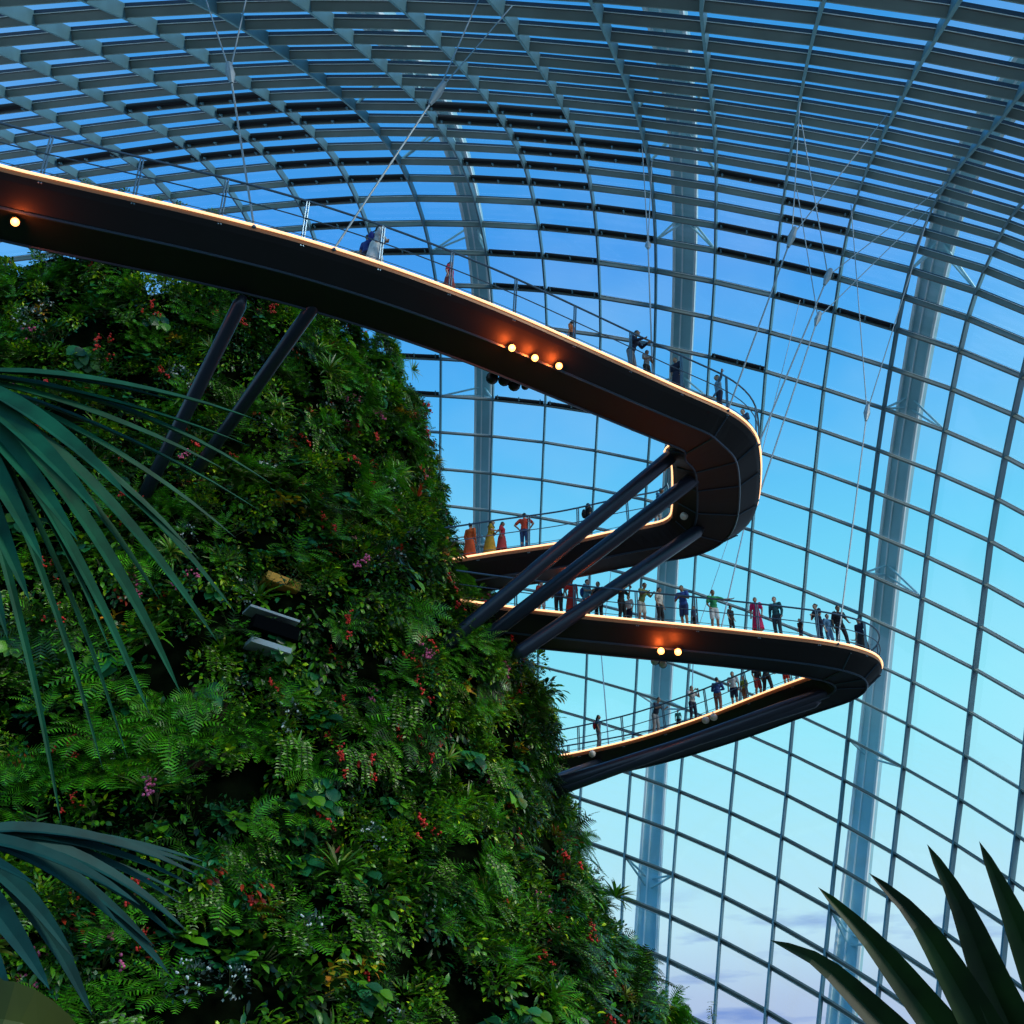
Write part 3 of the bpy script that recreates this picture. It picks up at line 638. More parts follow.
KINDS = [
 # name, label words, builder, materials, weight
 ('broadleaf_shrub', 'dark green broadleaf shrub', lambda r: P_shrub(r), ('deep', 'mid', 'stem'), 18, 'shrub'),
 ('glossy_shrub', 'mid green leafy shrub', lambda r: P_shrub(r, .2, .10, 60, .45), ('mid', 'lime', 'stem'), 16, 'shrub'),
 ('lacy_fern', 'feathery bright green fern', lambda r: P_fern(r), ('fern', 'mid', 'stem'), 20, 'fern'),
 ('arching_fern', 'dark arching fern', lambda r: P_fern(r, 9, 1.15), ('deep', 'fern', 'stem'), 9, 'fern'),
 ('small_leaved_creeper', 'dense small leaved creeper', lambda r: P_small(r), ('deep', 'teal', 'stem'), 16, 'creeper'),
 ('lime_creeper', 'lime green small leaved creeper', lambda r: P_small(r, 110, .12, .08), ('mid', 'lime', 'stem'), 12, 'creeper'),
 ('trailing_vine', 'trailing green vine', lambda r: P_vine(r), ('mid', 'pale', 'stem'), 10, 'vine'),
 ('large_leaved_aroid', 'plant with large hanging heart shaped leaves', lambda r: P_big(r), ('teal', 'mid', 'stem'), 8, 'foliage plant'),
 ('strap_leaved_bromeliad', 'spiky green bromeliad rosette', lambda r: P_rosette(r), ('mid', 'olive', 'stem'), 5, 'bromeliad'),
 ('red_bromeliad', 'spiky rosette with red bronze leaves', lambda r: P_rosette(r, 20, .5, .07), ('olive', 'red', 'stem'), 2, 'bromeliad'),
 ('red_flowering_shrub', 'green shrub with red flower clusters', lambda r: P_shrub(r, .18, .09, 50, .42, 0, 4), ('deep', 'mid', 'stem', 'flower'), 4, 'flowering shrub'),
 ('pink_flowering_shrub', 'green shrub with pink flower clusters', lambda r: P_shrub(r, .18, .09, 45, .38, 0, 3), ('teal', 'mid', 'stem', 'pink'), 1.2, 'flowering shrub'),
 ('blue_grey_creeper', 'blue grey small leaved plant', lambda r: P_small(r, 110, .1, .06, .42, 0, 6), ('blue', 'teal', 'stem', 'white'), 2.5, 'creeper'),
 ('yellow_leaved_croton', 'shrub with yellow and orange leaves', lambda r: P_shrub(r, .26, .12, 26, .38), ('yellow', 'orange', 'stem'), .9, 'shrub'),
 ('bronze_leaved_shrub', 'shrub with red bronze young leaves', lambda r: P_shrub(r, .2, .09, 44, .42), ('teal', 'red', 'stem'), 3, 'shrub'),
]
KI = {k[0]: k for k in KINDS}; PM = {}
for nm, lb, fn, ms, wt, ct in KINDS:
    PM[nm] = [fn(random.Random(hash_)) for hash_ in range(len(nm)*3, len(nm)*3+3)]
PME = {nm: [m.mesh(nm, [G_[x] for x in KI[nm][3]]) for m in v] for nm, v in PM.items()}
def frame(az, z):
    n = mn_(az, z)
    n = (n+Vector((0, 0, .18))).normalized(); up = Vector((0, 0, 1)); y = (up-n*n.dot(up)).normalized(); x = y.cross(n)
    return Matrix((x, y, n)).transposed()
def zone(px, py):
    h = 'left' if px < 170 else ('middle' if px < 360 else 'right'); v = 'top' if py < 400 else ('upper' if py < 560 else ('central' if py < 720 else ('lower' if py < 870 else 'bottom')))
    return v, h
def hval(x, y): return math.sin(x*1.7+math.sin(y*1.1)*1.3)+math.sin(y*1.9+math.sin(x*.9+2)*1.5)+.6*math.sin(x*4.1-y*3.3)
HAND = [  # plants one can point at in the photograph: kind, pixel, scale, label
 ('large_leaved_aroid', 152, 328, 1.2, 'plant with one broad pale green leaf below the upper walkway at the left'),
 ('yellow_leaved_croton', 175, 356, .75, 'small shrub with orange yellow leaves below the upper walkway at the left'),
 ('blue_grey_creeper', 172, 388, 1.3, 'clump of blue violet blossoms left of the slanted struts'),
 ('blue_grey_creeper', 40, 330, 1.4, 'blue grey leafy clump at the far upper left'),
 ('strap_leaved_bromeliad', 325, 385, 1.5, 'large fan shaped palm like rosette right of the slanted struts'),
 ('strap_leaved_bromeliad', 372, 350, 1.3, 'bright green rosette on the upper right rim of the mountain'),
 ('strap_leaved_bromeliad', 400, 372, 1.1, 'pointed green rosette just below the rim, on the outline of the mountain'),
 ('strap_leaved_bromeliad', 384, 478, 1.2, 'lime green spiky rosette above the red tinged one'),
 ('red_bromeliad', 425, 470, 1.5, 'spiky red tinged rosette on the outline left of the returning walkway'),
 ('red_bromeliad', 405, 512, 1.8, 'large bronze and green spiky rosette left of the returning walkway'),
 ('strap_leaved_bromeliad', 613, 912, 1.5, 'dark spiky rosette sticking out of the lower right outline of the mountain'),
 ('red_flowering_shrub', 370, 455, .9, 'shrub with red flowers between two spiky rosettes'),
 ('red_flowering_shrub', 345, 478, .8, 'shrub with small red flowers left of the lime green rosette'),
 ('lacy_fern', 330, 560, 1.2, 'bright fern right of the niche with painted warm light'),
 ('large_leaved_aroid', 390, 585, 1.3, 'group of broad green leaves under the spiky rosettes'),
 ('lacy_fern', 120, 700, 1.6, 'large feathery fern left of the dark rock recess'),
 ('lacy_fern', 155, 750, 1.6, 'large feathery fern below left of the dark rock recess'),
 ('lacy_fern', 90, 760, 1.5, 'large feathery fern near the left edge at mid height'),
 ('red_flowering_shrub', 62, 625, .9, 'shrub with bright red flowers near the left edge'),
 ('red_flowering_shrub', 258, 708, .9, 'shrub with bright red flowers below the viewing gallery'),
 ('pink_flowering_shrub', 363, 712, .8, 'shrub with pink and violet flowers in the centre of the mountain'),
 ('red_flowering_shrub', 378, 742, .9, 'shrub with salmon red flowers right of the pink flowers'),
 ('red_flowering_shrub', 308, 845, .9, 'shrub with red flowers in the lower middle of the mountain'),
 ('yellow_leaved_croton', 490, 812, 1.0, 'shrub with yellow leaves in the lower right of the mountain'),
 ('yellow_leaved_croton', 532, 800, 1.0, 'shrub with orange yellow leaves near the low struts'),
 ('large_leaved_aroid', 458, 768, 1.1, 'plant with a few broad hanging leaves in the lower right'),
 ('large_leaved_aroid', 575, 905, 1.2, 'plant with broad green leaves left of the dark spiky rosette'),
 ('lime_creeper', 500, 690, 1.4, 'lime green creeper under the feet of the three big struts'),
 ('lime_creeper', 535, 665, 1.5, 'lime green creeper on the outline beside the lowest strut foot'),
 ('broadleaf_shrub', 545, 700, 1.5, 'green shrub jutting from the right outline above the lowest branch'),
 ('yellow_leaved_croton', 352, 975, .9, 'shrub with yellow, purple and bronze leaves at the bottom'),
 ('bronze_leaved_shrub', 200, 880, 1.3, 'shrub with red bronze leaf tips at the lower left'),
 ('bronze_leaved_shrub', 240, 900, 1.3, 'shrub with red bronze leaf tips, right neighbour of a similar one'),
 ('blue_grey_creeper', 185, 1005, 1.2, 'clump dotted with tiny pale flowers at the bottom left'),
 ('blue_grey_creeper', 225, 1005, 1.0, 'clump dotted with tiny pale flowers at the bottom, right of another'),
 ('red_flowering_shrub', 590, 985, .9, 'shrub with dark red flowers at the bottom right of the mountain'),
 ('trailing_vine', 475, 870, 1.3, 'long trailing vine in the lower right of the mountain'),
 ('trailing_vine', 285, 760, 1.3, 'long trailing vine hanging below the viewing gallery'),
]
def put(nm, p, F3, sc, rz, lab, grp, var=0):
    o = bpy.data.objects.new(nm, PME[nm][var % 3]); o.matrix_world = Matrix.Translation(p) @ (F3@Matrix.Rotation(rz, 3, 'Z')).to_4x4() @ Matrix.Scale(sc, 4)
    link(o); tag(o, lab, KI[nm][5], grp); return o
def azz(p): return math.atan2(p.x-CX, -(p.y-CY)), p.z-1.65
for k, (nm, px, py, sc, lb) in enumerate(HAND):
    p = None
    for dx in range(0, 60, 4):
        p = mtn_hit(px-dx, py+dx*.2)
        if p: break
    if not p: print('miss', nm, px, py); continue
    az, z = azz(p); Fr = frame(az, z)
    if dx: p = p.lerp(pix_at_dist(px, py, p), .35)
    put(nm, p+Fr@Vector((0, 0, .75 if 'brom' in nm or 'fern' in nm else .55)), Fr, sc*(1+.0*z), random.uniform(-.3, .3), lb, None, k)
# scattered plants
r = random.Random(5); spots = []
tries = 0
while len(spots) < 6200 and tries < 60000:
    tries += 1
    az = r.uniform(-1.15, 1.95); z = r.uniform(-1.4, 31)
    if z > topz(az)+.3: continue
    if r.random() > mr(az, z)/24: continue
    if hval(az*11+3, z*.75) > 1.45: continue
    spots.append((az, z))
OPEN = [(268, 632, 24, 14), (279, 584, 17, 7), (202, 738, 14, 30)]
vis = []; wts = [k[4] for k in KINDS]; names = [k[0] for k in KINDS]
smats = list(G_.keys()); off = 0
def arrs(m, idx):
    return (np.array(m.v), np.array([q for f in m.f for q in f], dtype=np.int64), np.array([len(f) for f in m.f], dtype=np.int64), np.array([idx[q] for q in m.m], dtype=np.int64))
PA = {nm: [arrs(m, [smats.index(x) for x in KI[nm][3]]) for m in v] for nm, v in PM.items()}
SV = []; SL = []; ST = []; SM = []
def addstuff(a, T, p):
    global off
    A = a[0]@T.T+p if T is not None else a[0]; SV.append(A); SL.append(a[1]+off); ST.append(a[2]); SM.append(a[3]); off += len(A)
zc_ = {}
cand = []
for az, z in spots:
    p = mp_(az, z); n = mn_(az, z); px, py = proj(p); see = n.dot((EYE-p).normalized()) > .1 and -40 < px < 1060 and -20 < py < 1060
    cand.append((az, z, px, py, see, (p-EYE).length))
seen = sorted([c for c in cand if c[4]], key=lambda c: c[5]); pick = set(id(c) for c in r.sample(seen, min(235, len(seen))))
for c in cand:
    az, z, px, py, see, dist = c
    if any(abs(px-a) < w_ and abs(py-b) < h_ for a, b, w_, h_ in OPEN): continue
    hv = hval(az*7, z*.45); w2 = [w_*(1+9*(math.sin(hv*1.6+k*1.9) > .72)) for k, w_ in enumerate(wts)]
    nm = r.choices(names, w2)[0]; sc = r.uniform(.75, 1.35); Fr = frame(az, z)
    p = mp_(az, z)+Fr@Vector((0, 0, r.uniform(-.1, .35)+.3*(hval(az*19, z*1.4) > .4))); rz = r.uniform(-.5, .5) if nm != 'trailing_vine' else r.uniform(-.15, .15); v = r.randrange(3)
    if id(c) in pick:
        a, b = zone(px, py); lb = KI[nm][1]+' on the '+a+' '+b+' of the planted mountain'; put(nm, p, Fr, sc, rz, lb, lb.replace('planted mountain', 'green wall'), v)
    else:
        addstuff(PA[nm][v], np.array(Fr@Matrix.Rotation(rz, 3, 'Z'))*sc, np.array(p))
# small infill leaves covering the felt
inf = MB(); r2 = random.Random(11)
for _ in range(34000):
    az = r2.uniform(-1.15, 1.95); z = r2.uniform(-1.4, 31)
    if z > topz(az): continue
    if hval(az*11+3, z*.75) > 1.45: continue
    p = mp_(az, z); px, py = proj(p)
    if any(abs(px-a) < w_ and abs(py-b) < h_ for a, b, w_, h_ in OPEN): continue
    n = mn_(az, z); d = (n*.7+Vector((r2.uniform(-.7, .7), r2.uniform(-.4, .4), r2.uniform(-.9, .2)))).normalized()
    leaf(inf, p+n*r2.uniform(0, .25), d, (n+Vector((0, 0, .8))).normalized(), r2.uniform(.18, .38), r2.uniform(.09, .18), .6, .2, r2.choice([0, 0, 0, 1, 1, 3, 4]), 3)
addstuff(arrs(inf, list(range(len(smats)))), None, None)
SV = np.concatenate(SV); SL = np.concatenate(SL); ST = np.concatenate(ST); SM = np.concatenate(SM)
me = bpy.data.meshes.new('foliage_cover'); me.vertices.add(len(SV)); me.vertices.foreach_set('co', SV.astype(np.float32).ravel())
me.loops.add(len(SL)); me.loops.foreach_set('vertex_index', SL.astype(np.int32)); me.polygons.add(len(ST))
me.polygons.foreach_set('loop_start', np.concatenate([[0], np.cumsum(ST)[:-1]]).astype(np.int32)); me.polygons.foreach_set('loop_total', ST.astype(np.int32))
for k in smats: me.materials.append(G_[k])
me.polygons.foreach_set('material_index', SM.astype(np.int32)); me.update(calc_edges=True); me.validate()
o = bpy.data.objects.new('foliage_cover', me); link(o); tag(o, 'dense mixed green leaves covering the planted mountain', 'foliage', None, 'stuff')
print('stuff faces', len(ST))
# a few small plants behind the upper walkway rail and loose ones
for k, (px, py) in enumerate(((85, 178), (125, 186), (158, 196), (180, 200), (212, 207))):
    p = EYE+ray(px, py+8)*(30/ray(px, py).y)
    o = bpy.data.objects.new('rim_shrub', PME['glossy_shrub' if k % 2 else 'lime_creeper'][k % 3]); o.location = p; o.rotation_euler = (1.2, 0, 0); o.scale = (.55, .55, .55); link(o)
    tag(o, 'small leafy plant peeking over the upper walkway, ' + ['leftmost', 'second from left', 'third from left', 'fourth from left', 'rightmost'][k], 'shrub')
# ------------------------------------------------------------------ people
def remesh(mb, vox, name, sm=2):
    me = bpy.data.meshes.new(name+'_raw'); me.from_pydata(mb.v, [], mb.f); o = bpy.data.objects.new('tmp', me); COL.objects.link(o)
    m = o.modifiers.new('r', 'REMESH'); m.mode = 'VOXEL'; m.voxel_size = vox
    s = o.modifiers.new('s', 'SMOOTH'); s.iterations = sm; s.factor = .5
    dg = bpy.context.evaluated_depsgraph_get(); out = bpy.data.meshes.new_from_object(o.evaluated_get(dg)); out.name = name
    bpy.data.objects.remove(o); out.polygons.foreach_set('use_smooth', [True]*len(out.polygons)); out.materials.clear(); return out
def limb(mb, pts, rs):
    for p, q, a, b in zip(pts, pts[1:], rs, rs[1:]): mb.tube([p, q], [a, b], 12)
    for p, a in zip(pts, rs): mb.ball(p, a, nu=12, nv=8)
V = Vector
# joints of a 1.70 m figure facing -y; arms given per pose: elbow, wrist relative to shoulder for both sides
def pose(name):
    P = dict(lean=0, arms=[((.06, .03, -.27), (.05, -.05, -.50))]*2, step=.04, head=(0, 0))
    if name == 'rail': P.update(lean=.16, arms=[((.06, -.12, -.24), (-.02, -.36, -.22))]*2, head=(-.05, 0))
    if name == 'photo': P.update(arms=[((.09, -.16, -.20), (-.06, -.34, -.02))]*2)
    if name == 'walk': P.update(step=.22, arms=[((.05, .10, -.26), (.04, .06, -.50)), ((.05, -.10, -.25), (.03, -.26, -.42))])
    if name == 'point': P.update(arms=[((.06, .03, -.27), (.03, -.12, -.46)), ((.26, -.04, -.06), (.50, -.10, -.04))])
    if name == 'folded': P.update(arms=[((.09, -.06, -.26), (-.12, -.22, -.22))]*2, lean=.04)
    if name == 'hips': P.update(arms=[((.20, .06, -.22), (.02, -.04, -.40))]*2)
    return P
def joints(P):
    l = P['lean']; J_ = {}
    J_['pel'] = V((0, .02, .92)); J_['wai'] = V((0, .01-l*.35, 1.08)); J_['che'] = V((0, -l*.8, 1.28)); J_['nek'] = V((0, .01-l*1.15, 1.43)); J_['hed'] = V((0, -.02-l*1.45, 1.575))
    for s in (-1, 1):
        J_['sho', s] = V((s*.175, -l, 1.38)); e, w_ = P['arms'][0 if s < 0 else 1]
        J_['elb', s] = J_['sho', s]+V((s*e[0], e[1], e[2])); J_['wri', s] = J_['sho', s]+V((s*w_[0], w_[1], w_[2]))
        st = P['step']*s; J_['hip', s] = V((s*.09, .02, .90)); J_['kne', s] = V((s*.10, -.02-st*.5, .49)); J_['ank', s] = V((s*.105, .03-st, .085+abs(st)*.05*(s > 0)))
    return J_
def body(J_):
    mb = MB()
    # torso as flattened balls
    for a, b, rx, ry, rz in ((J_['pel'], 0, .150, .105, .12), (J_['wai'], 0, .125, .090, .13), (J_['che'], 0, .160, .105, .16)): mb.ball(a, rx, ry, rz, nu=16, nv=10)
    limb(mb, [J_['pel'], J_['wai'], J_['che'], J_['nek']], [.10, .095, .10, .055]); limb(mb, [J_['nek'], J_['hed']-V((0, 0, .05))], [.052, .050])
    h = J_['hed']; mb.ball(h, .074, .092, .108, nu=16, nv=12); mb.ball(h+V((0, -.03, -.06)), .052, .055, .055)
    mb.ball(h+V((0, -.098, -.015)), .014, .022, .020, nu=8, nv=6); mb.ball(h+V((0, -.088, -.055)), .024, .012, .008, nu=8, nv=6)
    for s in (-1, 1):
        mb.ball(h+V((s*.076, .0, -.01)), .010, .020, .030, nu=8, nv=6); mb.ball(h+V((s*.03, -.082, .012)), .012, .008, .008, nu=6, nv=5)
        S, E_, W_ = J_['sho', s], J_['elb', s], J_['wri', s]
        limb(mb, [J_['nek']-V((0, 0, .05)), S, E_, W_], [.055, .055, .040, .027])
        H, K, A_ = J_['hip', s], J_['kne', s], J_['ank', s]; limb(mb, [H, K, A_], [.088, .058, .040]); mb.ball(K.lerp(A_, .3)+V((0, .02, 0)), .055, .055, .11)
        mb.tube([A_+V((0, .05, -.045)), A_+V((0, -.06, -.05)), A_+V((0, -.17, -.062))], [.038, .040, .022], 10); mb.ball(A_+V((0, -.15, -.058)), .042, .05, .024)
        # hand: palm, four fingers of unequal length, thumb from the side of the palm
        d = (W_-E_).normalized(); u = d.cross(V((0, 0, 1))); u = u.normalized() if u.length > .1 else V((1, 0, 0)); w_ = d.cross(u).normalized(); u2 = w_.cross(d)
        mb.ball(W_+d*.045, .040, .018, .05, Matrix((u2, w_, d)).transposed(), 10, 8)
        for q, (o, L_) in enumerate(((-.028, .058), (-.009, .070), (.010, .065), (.029, .050))):
            a = W_+d*.075+u2*o; b = a+d*L_*.6-w_*.010; c = b+d*L_*.4-w_*.022; limb(mb, [a, b, c], [.0105, .0095, .0085])
        a = W_+d*.03-u2*.032*1; limb(mb, [a, a-u2*.028+d*.025, a-u2*.034+d*.052-w_*.01], [.013, .011, .009])
    return mb
def top(J_, long=False, loose=1.0):
    mb = MB(); k = loose
    for a, rx, ry, rz in ((J_['pel']+V((0, 0, .04)), .160*k, .120*k, .12), (J_['wai'], .145*k, .110*k, .13), (J_['che'], .172*k, .120*k, .16)): mb.ball(a, rx, ry, rz, nu=16, nv=10)
    limb(mb, [J_['wai'], J_['che'], J_['nek']-V((0, 0, .03))], [.12, .12, .068])
    for s in (-1, 1):
        S, E_, W_ = J_['sho', s], J_['elb', s], J_['wri', s]
        if long: limb(mb, [J_['nek']-V((0, 0, .07)), S, E_, E_.lerp(W_, .92)], [.065, .072, .056, .042])
        else: limb(mb, [J_['nek']-V((0, 0, .07)), S, S.lerp(E_, .7)], [.065, .072, .064])
    return mb
def trousers(J_, shorts=False):
    mb = MB(); mb.ball(J_['pel']-V((0, 0, .01)), .160, .118, .12, nu=16, nv=10)
    for s in (-1, 1):
        H, K, A_ = J_['hip', s], J_['kne', s], J_['ank', s]
        if shorts: limb(mb, [H, H.lerp(K, .88)], [.098, .086])
        else: limb(mb, [H, K, A_+V((0, 0, .02))], [.098, .074, .058])
    return mb
def skirt(J_, L_=.55, w_=.27):
    mb = MB(); p = J_['pel']; mb.tube([p+V((0, 0, .10)), p, p-V((0, 0, L_*.6)), p-V((0, 0, L_))], [.135, .168, w_*.88, w_], 18); return mb
def hair(J_, kind):
    h = J_['hed']; mb = MB(); mb.ball(h+V((0, .014, .020)), .083, .094, .103, nu=14, nv=10)
    if kind == 'long':
        mb.ball(h+V((0, .065, -.06)), .075, .045, .13); mb.tube([h+V((0, .07, -.02)), h+V((0, .085, -.16)), h+V((0, .10, -.27))], [.07, .06, .03], 10)
    if kind == 'bun': mb.ball(h+V((0, .10, .06)), .045)
    if kind == 'scarf':
        mb.ball(h+V((0, .05, -.06)), .095, .09, .14); mb.tube([h+V((0, .04, -.10)), h+V((0, .05, -.22))], [.10, .16], 12)
    # open the face
    return mb
BC = {}
def part_mesh(key, fn, vox, sm=2):
    if key not in BC: BC[key] = remesh(fn(), vox, key[0], sm)
    return BC[key]
PCOL = {}
def cm(c):
    c = tuple(c)
    if c not in PCOL: PCOL[c] = mat('cloth_%d' % len(PCOL), c, .85, noise=(9, .12))
    return PCOL[c]
SKIN = [mat('light_brown_skin', (.42, .24, .15), .55), mat('tan_skin', (.30, .16, .09), .55), mat('fair_skin', (.58, .36, .26), .55)]
HAIR = mat('black_hair', (.008, .007, .007), .5); EYEM = mat('eye_dark', (.01, .008, .006), .3); SHOE = mat('dark_shoe', (.03, .03, .035), .6)
def person(pt, rz, ht, ps, topc, botc, bot, hk, lab, sleeves=False, bag=None, loose=1.0, hairm=None, phone=False):
    root = empty('person', pt, rz); tag(root, lab, 'person', None); s = ht/1.70; root.scale = (s, s, s); J_ = joints(pose(ps))
    def add(nm, me, m):
        o = bpy.data.objects.new(nm, me); link(o, root)
        if not me.materials: me.materials.append(None)
        o.material_slots[0].link = 'OBJECT'; o.material_slots[0].material = m; return o
    add('body', part_mesh(('body', ps), lambda: body(J_), .0085), random.choice(SKIN))
    add('hair' if hk != 'scarf' else 'headscarf', part_mesh(('hair', ps, hk), lambda: hair(J_, hk), .012, 1), hairm or HAIR)
    add('shirt' if not sleeves else 'jacket', part_mesh(('top', ps, sleeves, loose), lambda: top(J_, sleeves, loose), .014), cm(topc))
    if bot == 'dress': add('skirt', part_mesh(('dress', ps), lambda: skirt(J_, .62, .25), .014), cm(botc))
    elif bot == 'robe': add('skirt', part_mesh(('robe', ps), lambda: skirt(J_, .84, .29), .014), cm(botc))
    elif bot == 'shorts': add('shorts', part_mesh(('shorts', ps), lambda: trousers(J_, True), .014), cm(botc))
    else: add('trousers', part_mesh(('trousers', ps), lambda: trousers(J_), .014), cm(botc))
    if ('eyes', ps) not in BC:
        m = MB()
        for q in (-1, 1): m.ball(J_['hed']+V((q*.029, -.089, .012)), .009, nu=8, nv=6)
        BC['eyes', ps] = m.mesh('eyes', EYEM, True)
    link(bpy.data.objects.new('eyes', BC['eyes', ps]), root)
    for q in (-1, 1):
        m = MB(); A_ = J_['ank', q]; m.tube([A_+V((0, .075, -.05)), A_+V((0, .03, -.045)), A_+V((0, -.08, -.052)), A_+V((0, -.195, -.066))], [.025, .046, .047, .02], 10); m.build('shoe', SHOE, root, True)
    if bag:
        m = MB(); c = J_['che']+V((0, .19, -.10)); m.ball(c, .14, .09, .20); o = m.build('backpack', cm(bag), root, True); m = MB(); m.tube([c+V((-.11, -.03, .12)), J_['sho', -1]+V((.04, 0, .08)), J_['che']+V((-.12, -.13, 0))], .018, 6); m.tube([c+V((.11, -.03, .12)), J_['sho', 1]+V((-.04, 0, .08)), J_['che']+V((.12, -.13, 0))], .018, 6)
        m.build('strap', M['lampk'], o, True)
    if phone:
        m = MB(); m.box((J_['wri', -1]+J_['wri', 1])/2+V((0, -.10, .03)), .075, .006, .04); m.build('phone', M['lampk'], root)
    return root
def deckpt(O, I, lo, hi, px, off, from_outer=True):
    best = None
    for k in range(lo, hi-1):
        for t in np.linspace(0, 1, 9):
            o = O[k].lerp(O[k+1], t); i = I[k].lerp(I[k+1], t); w_ = (i-o).length; f = off/w_ if from_outer else 1-off/w_
            p = o.lerp(i, f); v = abs(proj(p+Vector((0, 0, .9)))[0]-px)
            if best is None or v < best[0]: best = (v, p)
    return best[1]+Vector((0, 0, .005))
NAVY = (.012, .018, .05); DK = (.015, .016, .02); WHT = (.62, .64, .66); BLU = (.03, .09, .35); RED = (.5, .03, .02); JEAN = (.03, .07, .20); GRY = (.2, .22, .25)
U1 = (UO, UI, 0, 62, True); UT = (UO, UI, 55, 76, True); U2 = (UO, UI, len(ua)+26, len(UO), False); L1 = (LO, LI, 0, 52, True); L2 = (LO, LI, len(la)+17, len(LO), False)
def pp(br, px, off, face, *a, **k):
    O, I, lo, hi, fo = br; p = deckpt(O, I, lo, hi, px, off*.75, fo); return person(p, face, *a, **k)
pi = PI
